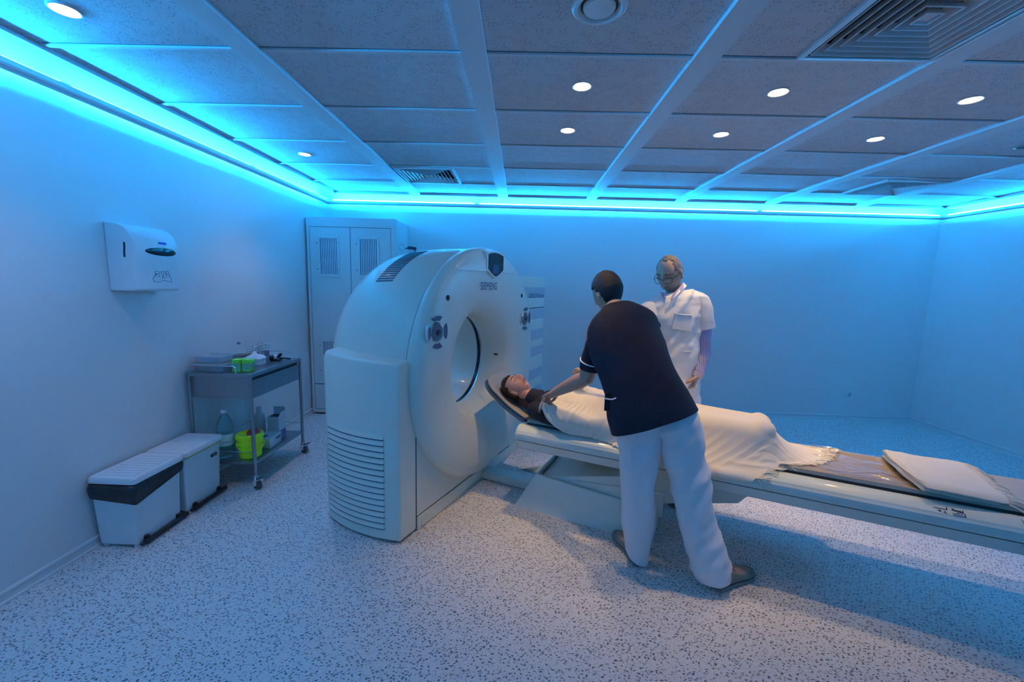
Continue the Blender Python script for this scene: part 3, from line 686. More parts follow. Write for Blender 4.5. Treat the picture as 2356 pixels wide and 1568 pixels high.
# ---------------------------------------------------------------- pedal bins
def pedal_bin(y0, y1, label, bag):
    xa, xb = XW+.022, XW+.022+.235; xbt = xb+.010
    t = thing('pedal_bin', ((xa+xb)/2, (y0+y1)/2, 0), 0, label, 'bin', 'white pedal bins by the left wall')
    mb = MB(); mb.rings([[(xa+.01, y0+.022, .012), (xb-.005, y0+.022, .012), (xb-.005, y1-.022, .012), (xa+.01, y1-.022, .012)], [(xa+.008, y0+.018, .06), (xb-.002, y0+.018, .06), (xb-.002, y1-.018, .06), (xa+.008, y1-.018, .06)],
                         [(xa, y0+.006, .385), (xbt, y0+.006, .385), (xbt, y1-.006, .385), (xa, y1-.006, .385)]])
    obj('body', mb, 'bin_plastic', t, bevel=.014, seg=3)
    ft = MB()
    for x in (xa+.02, xb-.035):
        for y in (y0+.03, y1-.055): obj('foot', MB().box(x, x+.028, y, y+.028, 0, .014), 'bin_plastic', t)
    mb = MB(); P = lambda e, z: [(a, b, z) for a, b in rr_poly(xa-.004+e, xbt+.022-e, y0-.004+e, y1+.004-e, .022)]
    mb.rings([P(.004, .395), P(0, .398), P(0, .424), P(.006, .432)]); l = obj('lid', mb, 'bin_plastic', t, smooth=40)
    rb = MB()
    for i in range(9):
        y = y0+.045+(y1-y0-.09)*i/8; rb.box(xa+.03, xbt-.005, y-.010, y+.010, .4315, .4356)
    obj('lid_ribs', rb, 'bin_plastic', l, bevel=.001)
    rim = MB(); Q = lambda e, z: [(a, b, z) for a, b in rr_poly(xa+e, xbt+.012-e, y0+.002+e, y1-.002-e, .018)]
    rim.rings([Q(0, .386), Q(0, .395)]); obj('rim', rim, 'yellow_rim' if not bag else 'dark_gap', t, smooth=40)
    if bag:
        R_ = []; ring = rr_poly(xa-.002, xbt+.008, y0-.001, y1+.001, .02, 8)
        for k, z in enumerate((.392, .375, .35, .32)):
            row = []
            for i, (a, b) in enumerate(ring):
                cx_, cy_ = (xa+xbt)/2, (y0+y1)/2; d = Vector((a-cx_, b-cy_)); nb = noise.noise(Vector((a*25, b*14, z*9)))
                tt_ = (b-y0)/(y1-y0); drop = .070*math.exp(-((tt_-.06)/.55)**2)*(.55+.45*(a-xa)/(xbt-xa))+.012+.045*noise.noise(Vector((a*8, b*8, 3)))
                zz = .393-(.393-z)/.073*(.035+drop) if k else z
                dd = d.normalized()*(.004+.010*math.sin(PI*k/3)+.004*nb); row.append((a+dd.x, b+dd.y, zz))
            R_.append(row)
        mb = MB(); mb.rings(R_, cap=False); obj('bag', mb, 'bin_bag', t, smooth=180, mods=[('SOLIDIFY', dict(thickness=.003))])
    pd = MB(); px = xb+.006; pd.box(px, px+.022, y0+.04, y1+.01, .012, .034); pd.box(px-.014, px+.010, y0+.06, y0+.085, .01, .052); pd.box(px-.014, px+.010, y1-.06, y1-.035, .01, .052)
    pd.box(px+.002, px+.020, y0+.02, y0+.042, .014, .03)
    obj('pedal', pd, 'black_plastic', t, bevel=.005)
    if not bag:
        obj('badge', MB().box(xbt-.003, xbt+.0045, y0+.235, y0+.285, .300, .320), 'black_plastic', t)
        mb = MB()
        for k in range(5): mb.obox((xbt+.0048, y0+.247+.0065*k, .310), (.0004, 0, 0), (0, .0016, 0), (0, .0010, .0038))
        obj('badge_marks', mb, 'shell_grey', t, smooth=0)
pedal_bin(2.125, 2.470, 'white pedal bin nearest the camera with black bag folded over its rim', True)
pedal_bin(2.486, 2.825, 'white pedal bin with ribbed lid between the bagged bin and the trolley', False)

# ---------------------------------------------------------------- trolley
tx0, tx1, ty0, ty1, tz = -2.372, -1.925, 2.86, 3.53, .872
t = thing('trolley', ((tx0+tx1)/2, (ty0+ty1)/2, 0), 0, 'stainless steel instrument trolley on castors by the left wall', 'trolley')
mb = MB(); mb.box(tx0-.006, tx1+.006, ty0-.006, ty1+.006, tz-.028, tz); obj('top_shelf', mb, 'steel', t, bevel=.004)
obj('apron', MB().box(tx0+.012, tx1-.016, ty0+.010, ty1-.010, tz-.185, tz-.029), 'steel', t, bevel=.003)
dr = obj('drawer', MB().box(tx1-.014, tx1+.002, ty0+.03, ty1-.03, tz-.185, tz-.052), 'steel', t, bevel=.003)
obj('drawer_gap', MB().box(tx1-.03, tx1-.006, ty0+.03, ty1-.03, tz-.054, tz-.030), 'dark_gap', t, smooth=0)
obj('bottom_shelf', MB().box(tx0, tx1, ty0, ty1, .185, .207), 'steel', t, bevel=.004)
for (x, y) in ((tx1, ty0), (tx1, ty1), (tx0, ty0), (tx0, ty1)):
    obj('leg', MB().tube([(x, y, .105), (x, y, tz-.004)], .0125, 14), 'steel', t)
    c = obj('castor', MB().cyl((x+.008, y-.012, .036), .036, .022, 24, axis=(.35, .9, 0)) , 'rubber', t)
    mb = MB(); mb.cyl((x, y, .078), .020, .030, 16, r2=.014); mb.obox((x+.010, y-.015, .060), (.012, .02, 0), (-.006, .0035, 0), (0, 0, .024)); mb.obox((x+.018, y+.012, .060), (.012, .02, 0), (-.006, .0035, 0), (0, 0, .024)); obj('fork', mb, 'chrome', c, bevel=.002)
    mb = MB(); mb.obox((x+.035, y-.01, .088), (.028, -.006, .012), (.004, .016, 0), (0, 0, .004)); obj('brake', mb, 'black_plastic', c, bevel=.003)
zr = tz+.055
rl = MB(); rl.tube([(tx0, ty0+.10, tz-.005), (tx0, ty0+.10, zr-.01), (tx0, ty0+.09, zr), (tx0, ty0+.01, zr), (tx0+.01, ty0, zr), (tx1-.12, ty0, zr), (tx1-.105, ty0, zr-.01), (tx1-.10, ty0, tz)], .0032, 8)
rl.tube([(tx0+.04, ty1, tz-.005), (tx0+.04, ty1, zr-.01), (tx0+.05, ty1, zr), (tx1-.02, ty1, zr), (tx1-.008, ty1, zr-.01), (tx1-.006, ty1, tz)], .0032, 8); obj('rail', rl, 'chrome', t)
rl = MB(); z2 = .285
rl.tube([(tx0, ty0, z2), (tx1, ty0, z2), ], .003, 8); rl.tube([(tx0, ty0, z2), (tx0, ty1, z2), (tx1, ty1, z2)], .003, 8); obj('lower_rail', rl, 'chrome', t)
# things on the trolley
TZ = tz+.001; SZ = .208
def carton(name, x, y, z, w, d, h, m, label, cat, group=None, rz=0, band=None):
    t = thing(name, (x, y, z), rz, label, cat, group); R_ = ROOTM[t.name]
    xf = lambda a, b, c: R_ @ Vector((a, b, c))
    b = obj('carton', MB(xf).box(-w/2, w/2, -d/2, d/2, 0, h), m, t, bevel=.002)
    if band:
        obj('print', MB(xf).box(-w/2+.006, w/2-.006, -d/2-.0006, -d/2+.001, h*.12, h*.70), band, t, smooth=0)
        obj('side_print', MB(xf).box(w/2-.001, w/2+.0006, -d/2+.006, d/2-.006, h*.12, h*.70), band, t, smooth=0)
    return t
g = carton('medicine_box', -2.075, 2.965, TZ, .060, .060, .086, 'green_card', 'lime green medicine box on the trolley, left of the two', 'box', 'green medicine boxes on the trolley', band='green_print')
dup(g, (-2.006, 2.972, TZ), 0, 'lime green medicine box on the trolley, right of the two')
def traybox(x, y, z, w, d, h, label):
    t = thing('plastic_tray', (x, y, z), 0, label, 'tray', 'stacked plastic trays on the trolley')
    mb = MB(); P = lambda a, b, zz, r=.015: [(p, q, zz) for p, q in rr_poly(x-a/2, x+a/2, y-b/2, y+b/2, r)]
    mb.rings([P(w-.05, d-.05, z), P(w-.02, d-.02, z+h-.006), P(w+.02, d+.02, z+h-.005), P(w+.02, d+.02, z+h), P(w-.026, d-.026, z+h), P(w-.056, d-.056, z+.004)]); obj('basin', mb, 'frost_plastic', t)
    rnd = MB()
    for k in range(5): a = x-w*.3+w*.6*random.random(); rnd.ell((a, y-d*.1+.1*d*random.random(), z+h*.4), (.022, 0, 0), (0, .02, 0), (0, 0, .014), 8, 6)
    obj('contents', rnd, 'violet_plastic', t)
    return t
traybox(-2.245, 2.965, TZ, .235, .19, .062, 'translucent plastic tray at the near wall end of the trolley, lower of two')
traybox(-2.250, 2.962, TZ+.0635, .215, .18, .055, 'translucent plastic tray stacked on another, upper of two')
t = thing('paper_stack', (-2.21, 3.15, TZ), .1, 'loose white papers behind the trays on the trolley', 'papers', kind=None)
for k, (dx, dy, tl, hgt) in enumerate(((0, 0, 0, .03), (.02, .02, .3, .05), (-.03, .05, .6, .075))):
    R_ = Matrix.Translation((-2.19+dx, 3.13+dy, TZ+hgt)) @ Matrix.Rotation(tl, 4, 'Z') @ Matrix.Rotation(-.5*k/2, 4, 'X')
    obj('sheet', MB(lambda a, b, c: R_ @ Vector((a, b, c))).box(-.085, .085, -.055, .055, -.001, .001), 'paper', t, smooth=0)
obj('pad', MB().box(-2.29, -2.11, 3.08, 3.20, TZ, TZ+.026), 'paper', t, bevel=.002)
obj('ink_mark', MB().box(-2.20, -2.15, 3.10, 3.105, TZ+.026, TZ+.028), 'card_print', t, smooth=0)
t = thing('gauze_box', (-2.10, 3.20, TZ), 0, 'white open box heaped with gauze pads on the trolley', 'box')
obj('carton', MB().box(-2.165, -2.045, 3.16, 3.25, TZ, TZ+.052), 'card_white', t, bevel=.003)
mb = MB()
R_ = []
for i in range(14):
    row = []
    for j in range(12):
        x = -2.17+.13*i/13; y = 3.155+.10*j/11; z = TZ+.050+.045*max(0, math.sin(PI*i/13)*math.sin(PI*j/11))**.5*(.8+.6*noise.noise(Vector((x*40, y*40, 0)))); row.append((x, y, z))
    R_.append(row)
mb.grid(R_); obj('gauze', mb, 'gauze', t, smooth=180)
def cup(x, y, r, h, label, n, cat, m='clear_plastic', hs=.13):
    t = thing('syringe_cup', (x, y, TZ), 0, label, cat)
    obj('cup', MB().lathe((x, y, TZ), [(r*.8, 0), (r, h), (r*.94, h), (r*.74, .004)], 20, close=True) if 0 else MB().lathe((x, y, TZ), [(r*.8, 0), (r, h), (r*.95, h), (r*.75, .004)], 20), m, t)
    return t
c1 = cup(-2.085, 3.305, .033, .088, 'clear plastic cup on the trolley holding upright syringes', 0, 'cup')
c2 = cup(-2.20, 3.33, .045, .07, 'wide clear cup of wrapped syringes near the wall on the trolley', 0, 'cup')
random.seed(9)
def syringe(x, y, z0, dx, dy, L, r, m, label, grp):
    t = thing('syringe', (x, y, z0), 0, label, 'syringe', grp)
    d = Vector((dx, dy, 1)).normalized(); p = Vector((x, y, z0))
    obj('barrel', MB().tube([p, p+d*L*.62], r, 10), m, t); obj('plunger', MB().tube([p+d*L*.60, p+d*L*.95], r*.55, 8), 'translucent_white', t)
    obj('flange', MB().cyl(p+d*L*.62, r*1.9, .0025, 12, axis=d), 'translucent_white', t); obj('thumb_rest', MB().cyl(p+d*L*.95, r*1.5, .003, 12, axis=d), 'translucent_white', t)
g1 = 'syringes in the clear cup'; 
for k in range(7):
    a = k*2*PI/7; syringe(-2.085+.012*math.cos(a), 3.305+.012*math.sin(a), TZ+.006, .18*math.cos(a), .18*math.sin(a), .145+.02*random.random(), .007, 'clear_plastic' if k % 2 else 'violet_plastic', 'clear plastic syringe standing in the small cup on the trolley', g1)
for k in range(9):
    a = k*2*PI/9; syringe(-2.20+.02*math.cos(a), 3.33+.02*math.sin(a), TZ+.006, .25*math.cos(a), .25*math.sin(a), .125+.03*random.random(), .0065, 'violet_plastic' if k % 2 else 'translucent_white', 'violet tinted syringe standing in the wide cup on the trolley', 'syringes in the wide cup')
def picksurf(): pass
p0 = at(563, 806, 3.25); p1 = at(549, 789, 3.22)
t = thing('probe', (-2.13, 3.22, TZ+.08), 0, 'thin metal instrument with dark round tip rising from the gauze', 'instrument')
obj('shaft', MB().tube([Vector((-2.12, 3.22, TZ+.06)), p0, p1], .0028, 8), 'chrome', t); obj('tip', MB().ell(p1, (.014, 0, 0), (0, .012, 0), (0, 0, .010), 12, 8), 'card_print', t)
t = thing('tape_dispenser', (-2.03, 3.40, TZ), 0, 'black tape dispenser with pale roll at the far end of the trolley', 'tape dispenser')
c = Vector((-2.05, 3.385, TZ+.026))
mb = MB(); mb.box(-2.085, -2.0, 3.36, 3.40, TZ, TZ+.012); mb.cap_tube([c+Vector((-.028, -.02, .0)), c+Vector((-.028, .02, 0))], [.024, .024], 12); mb.cap_tube([(-2.01, 3.39, TZ+.05), (-2.03, 3.39, TZ+.03)], [.014, .012], 10)
mb.tube([(-2.02, 3.39, TZ+.02), (-1.99, 3.42, TZ+.014), (-1.96, 3.45, TZ+.005)], .007, 8); obj('body', mb, 'black_plastic', t)
obj('roll', MB().cyl(c+Vector((-.012, -.012, .004)), .020, .026, 20, axis=(.6, .8, 0)), 'gauze', t)
# things on the lower shelf
def bottle(x, y, z, prof, m, capm, label, name='water_bottle', cat='bottle', lab=None):
    t = thing(name, (x, y, z), 0, label, cat)
    obj('bottle_body', MB().lathe((x, y, z), prof, 28), m, t)
    r, h = prof[-1]; obj('cap', MB().cyl((x, y, z+h-.004), r*1.15, .022, 18), capm, t)
    return t
b = bottle(-2.192, 2.938, SZ, [(.040, 0), (.052, .006), (.055, .03), (.053, .05), (.055, .09), (.0555, .19), (.055, .235), (.047, .275), (.030, .315), (.018, .335), (.016, .350)], 'bottle_blue', 'white_plastic', 'large clear blue water bottle with pale label on the lower shelf')
obj('label', MB().lathe((-2.192, 2.938, SZ), [(.0562, .10), (.0566, .19), (.0572, .19), (.0568, .10)], 28, close=True), 'label_paper', b)
obj('label_band', MB().lathe((-2.192, 2.938, SZ), [(.0564, .085), (.0566, .102), (.0574, .102), (.0572, .085)], 28, close=True), 'label_green', b)
text('label_lettering', 'DORN', 'print_blue', b, (-2.155, 2.892, SZ+.135), (.72, .69, 0), (0, 0, 1), .014, width=.05, ext=.004)
bottle(-2.20, 3.36, SZ, [(.040, 0), (.046, .006), (.047, .02), (.047, .16), (.043, .19), (.020, .215), (.018, .245)], 'translucent_white', 'translucent_white', 'plain white plastic bottle at the back of the lower shelf', 'plastic_bottle')
bx, by = -2.03, 2.975
t = thing('sharps_bucket', (bx, by, SZ), 0, 'bright yellow sharps bucket with dark red lid flap on the lower shelf', 'bucket')
obj('bucket', MB().lathe((bx, by, SZ), [(.068, 0), (.074, .004), (.078, .06), (.082, .105), (.090, .107), (.090, .118), (.084, .120), (.086, .150), (.094, .152), (.094, .170), (.090, .172), (.082, .172), (.072, .01)], 40), 'yellow_plastic', t)
obj('lid', MB().lathe((bx, by, SZ+.165), [(.092, .002), (.092, .012), (.086, .016), (.06, .014), (.058, .004), (.001, .004)], 40), 'yellow_plastic', t)
mb = MB(); mb.lathe((bx+.035, by-.005, SZ+.185), [(.001, .004), (.040, .004), (.046, 0), (.045, -.010), (.001, -.010)], 28, axis=(.35, -.35, .8)); obj('lid_flap', mb, 'red_plastic', t)
obj('handle', MB().tube([(bx+.092*math.cos(a), by+.092*math.sin(a), SZ+.11-.05*math.sin((a+2.6)/2.9*PI) if 0 else SZ+.112-.055*abs(math.sin((a+2.4)*1.0))) for a in [-2.4+3.0*k/16 for k in range(17)]], .0035, 8), 'yellow_plastic', t)
b1 = carton('supply_box', -2.03, 3.20, SZ, .12, .17, .082, 'card_white', 'flat white printed carton with round hole beside the yellow bucket', 'box', None, .05, None)
R_ = ROOTM[b1.name]; xf = lambda a, b, c: R_ @ Vector((a, b, c))
obj('opening', MB(xf).cyl((-.01, -.03, .0815), .022, .0012, 20), 'print_dark', b1); obj('print', MB(xf).box(.0595, .0608, .0, .07, .045, .062), 'card_print', b1, smooth=0)
b2 = carton('supply_box', -2.06, 3.37, SZ, .10, .10, .19, 'card_white', 'tall open white carton with raised flaps at the far end of the lower shelf', 'box', None, 0, None)
obj('flap', MB().box(-2.11, -2.01, 3.418, 3.421, SZ+.188, SZ+.255), 'card_white', b2, smooth=0)
mb = MB(); mb.obox((-2.004, 3.37, SZ+.21), (.001, 0, .0), (0, .048, 0), (.012, 0, .026)); obj('side_flap', mb, 'card_white', b2, smooth=0)
obj('inside', MB().box(-2.10, -2.02, 3.33, 3.41, SZ+.1895, SZ+.1905), 'print_dark', b2, smooth=0); obj('print_band', MB().box(-2.0105, -2.0092, 3.325, 3.415, SZ+.01, SZ+.07), 'violet_plastic', b2, smooth=0)
carton('small_box', -2.19, 3.23, SZ, .07, .10, .10, 'yellow_plastic', 'small yellow box half hidden behind the sharps bucket', 'box')

# ================================================================ people
def head_pts(F, U, ctr, s=1.0, age=0, nu=72, nv=60, mul=None):
    F = Vector(F).normalized(); U = (Vector(U)-F*Vector(U).dot(F)).normalized(); X = U.cross(F)*-1; X = F.cross(U)
    g = lambda a, b, sg: math.exp(-(a-b)**2/(2*sg*sg))
    rows_ = []
    for i in range(nv+1):
        ph = -PI/2*.99+PI*.99*i/nv; row = []
        for j in range(nu):
            th = 2*PI*j/nu; d = (math.cos(ph)*math.sin(th), math.cos(ph)*math.cos(th), math.sin(ph))   # right, forward, up
            x, y, z = d[0]*.076, d[1]*.096, d[2]*.118
            if y < 0: y *= 1.04; 
            if z < 0:
                q = min(1, -z/.118)
                x *= 1-.30*q**1.3
                if y < 0: y *= 1-.55*q**1.1
                else: y *= 1-.06*q
            fr = max(0, d[1])
            if fr > 0:
                ax = abs(x)
                nose = g(z, -.026, .020)*g(x, 0, .0115)*.026 + g(z, .002, .022)*g(x, 0, .009)*.011 + g(z, -.032, .009)*g(ax, .011, .007)*.008
                eye = -g(z, .010, .013)*g(ax, .031, .015)*.013 + g(z, .008, .007)*g(ax, .031, .011)*.006
                brow = g(z, .030, .009)*g(ax, .028, .022)*.006
                lip = g(z, -.058, .0055)*g(x, 0, .018)*.007 + g(z, -.068, .0055)*g(x, 0, .016)*.007 - g(z, -.063, .0022)*g(x, 0, .022)*.005 - g(z, -.078, .006)*g(x, 0, .02)*.004
                chin = g(z, -.096, .014)*g(x, 0, .020)*.012
                chk = g(z, -.025, .022)*g(ax, .046, .016)*(.005 if not age else .003)
                fold = -age*g(ax-.022+z*.25+.006, 0, .004)*g(z, -.05, .016)*.004
                y += (nose+eye+brow+lip+chin+chk+fold)
            p = Vector(ctr)+(X*x+F*y+U*z)*s
            row.append(p)
        rows_.append(row)
    return rows_, X, F, U
def add_head(mb, F, U, ctr, s=1.0, age=0):
    rows_, X, F, U = head_pts(F, U, ctr, s, age); mb.rings(rows_)
    c = Vector(ctr)
    for sg in (-1, 1):
        e = c+X*(.076*sg*s)-F*.008*s-U*.008*s
        mb.ell(e, (F*.016+X*sg*.006)*s, X*.006*s, (U*.031-F*.005)*s, 14, 10)
        mb.ell(e-U*.022*s+F*.003*s, F*.009*s, X*.006*s, U*.012*s, 10, 8)
    return X, F, U
def hair_cap(F, U, ctr, s, keep, thick=.010, grow=1.06, nz=.004, seed=0, nu=96, nv=80):
    rows_, X, F, U = head_pts(F, U, ctr, s, 0, nu, nv); c = Vector(ctr); mb = MB(); idx = {}
    P = []; K = []
    for i, r in enumerate(rows_):
        for j, p in enumerate(r):
            l = p-c; x, y, z = l.dot(X)/s, l.dot(F)/s, l.dot(U)/s
            k = keep(x, y, z); n_ = noise.noise(Vector((x*60+seed, y*60, z*25)))
            q = c+l*(grow+nz*8*n_) if k > 0 else c+l*1.0
            P.append(q); K.append(k)
    mb.v = P; n = nu
    for i in range(nv):
        for j in range(n):
            f = (i*n+j, i*n+(j+1) % n, (i+1)*n+(j+1) % n, (i+1)*n+j)
            if sum(1 for a in f if K[a] > 0) >= 2: mb.f.append(f)
    mb.f.append(tuple(nv*n+j for j in range(n)))
    return mb
def ringpx(r, e=2.3, n=40):
    lx, ly, rx, ry, y, th = r[:6]; dy = r[6] if len(r) > 6 else 0
    L = at(lx, ly, y-dy/2); R_ = at(rx, ry, y+dy/2); return (L+R_)/2, (R_-L)/2, th
def smooth_rings(rs, k=4):
    # catmull-rom on (centre, a, th)
    out = []
    m = len(rs)
    def cr(p0, p1, p2, p3, t): return .5*((2*p1)+(-p0+p2)*t+(2*p0-5*p1+4*p2-p3)*t*t+(-p0+3*p1-3*p2+p3)*t**3)
    for i in range(m-1):
        q = [rs[max(i-1, 0)], rs[i], rs[i+1], rs[min(i+2, m-1)]]
        for j in range(k): t = j/k; out.append(tuple(cr(q[0][c], q[1][c], q[2][c], q[3][c], t) for c in range(3)))
    out.append(rs[-1]); return out
def loft(mb, rs, e=2.3, n=44, wr=0, wsc=(9, 9, 9), seed=0, k=4, cap=True, fold=None):
    rs = smooth_rings(rs, k); R_ = []; sd = Vector((seed*7.1, seed*3.3, seed))
    for i, (c, a, th) in enumerate(rs):
        ax = rs[min(i+1, len(rs)-1)][0]-rs[max(i-1, 0)][0]
        b = a.cross(ax).normalized()*th; row = []
        for j in range(n):
            t = 2*PI*j/n; ct, st = math.cos(t), math.sin(t)
            ca = math.copysign(abs(ct)**(2/e), ct); sb = math.copysign(abs(st)**(2/e), st)
            p = c+a*ca+b*sb
            if wr:
                w = noise.noise(Vector((p.x*wsc[0], p.y*wsc[1], p.z*wsc[2]))+sd)+.5*noise.noise(Vector((p.x*wsc[0]*2.3, p.y*wsc[1]*2.3, p.z*wsc[2]*2.3))+sd)
                p += (p-c).normalized()*w*wr
            if fold:
                D, E_, amp, fs = fold; s_ = p.dot(D); t_ = p.dot(E_); v = noise.noise(Vector((s_*2.6, t_*fs, 0))+sd)
                v2 = noise.noise(Vector((s_*5, t_*fs*1.9, 4))+sd); p += (p-c).normalized()*amp*((1-abs(v)*3.2)*.7+(1-abs(v2)*3.)*.3)
            row.append(p)
        R_.append(row)
    mb.rings(R_, cap); return rs
def wring(c, hw, th, xdir=(1, 0, 0)): return (Vector(c), Vector(xdir).normalized()*hw, th)
REM = lambda v: [('REMESH', dict(mode='VOXEL', voxel_size=v, use_smooth_shade=True)), ('SMOOTH', dict(factor=.5, iterations=2))]
def hand(mb, wrist, d, palm_n, side, s=1.0, curl=.9, thumb=.6, spread=.012):
    """d: direction from wrist to knuckles, palm_n: out of the palm, side: towards the thumb"""
    d = Vector(d).normalized(); pn = (Vector(palm_n)-d*Vector(palm_n).dot(d)).normalized(); sd = Vector(side); sd = (sd-d*sd.dot(d)-pn*sd.dot(pn)).normalized(); w = Vector(wrist)
    mb.cap_tube([w-d*.03, w+d*.01], [.026*s, .026*s], 12)
    # palm as lofted slab
    R_ = []
    for q, hw, th in ((-.005, .024, .019), (.02, .034, .019), (.05, .040, .017), (.080, .041, .013), (.088, .038, .011)):
        R_.append([w+d*q*s+sd*(math.copysign(abs(math.cos(t))**.8, math.cos(t))*hw*s)+pn*(math.sin(t)*th*s) for t in [2*PI*k/16 for k in range(16)]])
    mb.rings(R_)
    for k, (off, L, r) in enumerate(((.030, .072, .0088), (.010, .080, .0092), (-.011, .074, .0088), (-.030, .058, .0080))):
        p = w+d*.080*s+sd*off*s; a = 0; pts = [p-d*.02*s, p]; cur = d.copy(); c_ = curl*(1+.10*k)
        for seg, fr in ((.45, .55), (.32, .9), (.23, .6)):
            a += c_*fr; dirv = (d*math.cos(a)+pn*math.sin(a)+sd*(off*1.2)).normalized(); p = p+dirv*L*seg*s; pts.append(p)
        mb.cap_tube(pts, [r*s, r*s, r*.98*s, r*.92*s, r*.80*s], 10)
    p = w+d*.022*s+sd*.026*s; v1 = (d*.55+sd*.75+pn*.45*thumb).normalized(); v2 = (d*.85+sd*.15+pn*.8*thumb).normalized(); v3 = (d*.9-sd*.25+pn*.9*thumb).normalized()
    mb.cap_tube([p-v1*.008, p+v1*.032*s, p+v1*.032*s+v2*.030*s, p+v1*.032*s+v2*.030*s+v3*.024*s], [.0135*s, .0115*s, .0105*s, .0088*s], 10)
def foot(mb, heel, direc, s=1.0, h=.07):
    heel = Vector(heel); d = Vector(direc).normalized(); x = Vector((d.y, -d.x, 0)); R_ = []
    for q, hw, hh in ((-.01, .018, .05), (.0, .030, .07), (.04, .034, .085), (.10, .038, .072), (.16, .045, .055), (.21, .044, .042), (.25, .032, .034), (.265, .014, .024)):
        R_.append([heel+d*q*s+x*(math.cos(t)*hw*s)+Vector((0, 0, hh*s/2+math.sin(t)*hh*s/2*(1 if math.sin(t) > 0 else 1))) for t in [2*PI*k/18 for k in range(18)]])
    mb.rings(R_)
def shoe(parent, heel, d, m='shoe_leather', s=1.08, laces=True):
    heel = Vector(heel); d = Vector(d).normalized(); x = Vector((d.y, -d.x, 0))
    mb = MB(); R_ = []
    for q, hw, z0, z1 in ((-.022, .020, .020, .060), (-.012, .034, .014, .085), (.03, .040, .014, .095), (.075, .042, .014, .088), (.12, .045, .014, .072), (.17, .051, .014, .060), (.22, .049, .014, .050), (.262, .037, .016, .042), (.280, .018, .02, .034)):
        R_.append([heel+d*q*s+x*(math.copysign(abs(math.cos(t))**.7, math.cos(t))*hw*s)+Vector((0, 0, s*((z0+z1)/2+math.sin(t)*(z1-z0)/2))) for t in [2*PI*k/20 for k in range(20)]])
    mb.rings(R_); o = obj('shoe', mb, m, parent, smooth=60)
    mb = MB(); out = [(-.028, .018), (-.015, .036), (.05, .040), (.10, .040), (.17, .052), (.23, .050), (.27, .034), (.288, .012)]
    P = [heel+d*q*s+x*w*s for q, w in out]+[heel+d*q*s-x*w*s for q, w in reversed(out)]
    mb.rings([[p for p in P], [p+Vector((0, 0, .020*s)) for p in P]]); obj('sole', mb, 'shoe_sole', o, bevel=.004)
    if laces:
        mb = MB()
        for k in range(4): c = heel+d*(.10+.028*k)*s+Vector((0, 0, (.086-.011*k)*s)); mb.tube([c-x*.024*s-Vector((0, 0, .006)), c+Vector((0, 0, .003)), c+x*.024*s-Vector((0, 0, .006))], .003, 6)
        obj('laces', mb, 'shoe_black', o)
    return o

# ---------------------------------------------------------------- woman in the navy tunic
W = thing('person', (.90, 2.12, 0), 0, 'person with short dark hair in navy tunic and white trousers bending over the table', 'person')
hip = at(1510, 965, 2.20)
tun = [ringpx(r) for r in ((1400, 718, 1440, 708, 2.46, .050), (1376, 727, 1470, 712, 2.42, .075, .05), (1357, 745, 1504, 731, 2.38, .100, .08), (1352, 775, 1516, 764, 2.34, .115, .08), (1362, 820, 1529, 800, 2.29, .122, .06),
                           (1378, 862, 1545, 838, 2.25, .122), (1391, 900, 1563, 872, 2.22, .124), (1396, 935, 1581, 900, 2.20, .130), (1399, 968, 1594, 920, 2.19, .138), (1407, 1000, 1604, 938, 2.18, .142))]
body = MB()
def shrink(rs, k=.86): return [(c, a*k, th*k) for c, a, th in rs]
loft(body, shrink(tun[1:]), n=32)
HC = at(1397, 671, 2.50)
wF, wU = (-.42, .80, -.42), (-.18, .32, .93)
add_head(body, wF, wU, HC, 1.0)
neckb = tun[1][0]
body.cap_tube([HC-Vector((-.012, .0, .06)), (HC+neckb)/2+Vector((0, -.01, -.02)), neckb+Vector((.02, -.02, -.02))], [.052, .055, .07], 20)
# left arm (near): shoulder, elbow, wrist
Ls = at(1377, 758, 2.36); Le = at(1349, 868, 2.44); Lw = at(1279, 901, 2.61); Lh = at(1250, 915, 2.68)
def arm(mb, S, E, Wr, k=1):
    d1, d2 = E-S, Wr-E
    mb.cap_tube([S, S+d1*.35, S+d1*.75, E, E+d2*.25, E+d2*.6, Wr], [r*k for r in (.056, .052, .046, .042, .043, .036, .027)], 18)
arm(body, Ls, Le, Lw, 1.13)
hand(body, Lw+(Lh-Lw).normalized()*.012, (Lh-Lw)+Vector((0, 0, -.010)), (-.35, .15, -.75), (-.45, .75, .2), 1.0, 1.5, .3)
Rs = at(1492, 745, 2.50); Rh = at(1327, 852, 2.86); Rw = at(1352, 850, 2.80); Re = (Rs+Rw)/2+Vector((.06, 0, -.10))
arm(body, Rs, Re, Rw)
hand(body, Rw, (Rh-Rw)+Vector((-.03, .0, .008)), (-.15, -.1, -.9), (.2, -.85, .0), .95, 1.45, .5)
# legs
for rs in (((1420, 990, 1512, 985, 2.22, .08), (1436, 1080, 1502, 1080, 2.20, .062), (1445, 1180, 1494, 1180, 2.20, .05), (1448, 1262, 1482, 1262, 2.20, .04)), ((1516, 985, 1600, 965, 2.20, .085), (1545, 1100, 1622, 1100, 2.14, .065), (1578, 1210, 1645, 1205, 2.08, .05), (1612, 1310, 1658, 1306, 2.03, .04))):
    loft(body, [ringpx(r) for r in rs], n=24)
fl_ = atz(1467, 1296, 0); fr_ = atz(1650, 1352, 0)
dl = Vector((-.22, 1, 0)); drr = Vector((.80, .42, 0))
foot(body, fl_+Vector((0, 0, .02)), dl, .95); foot(body, fr_+Vector((0, 0, .02)), drr, .95)
bo = obj('body', body, 'skin', W, smooth=180, mods=REM(.0042))
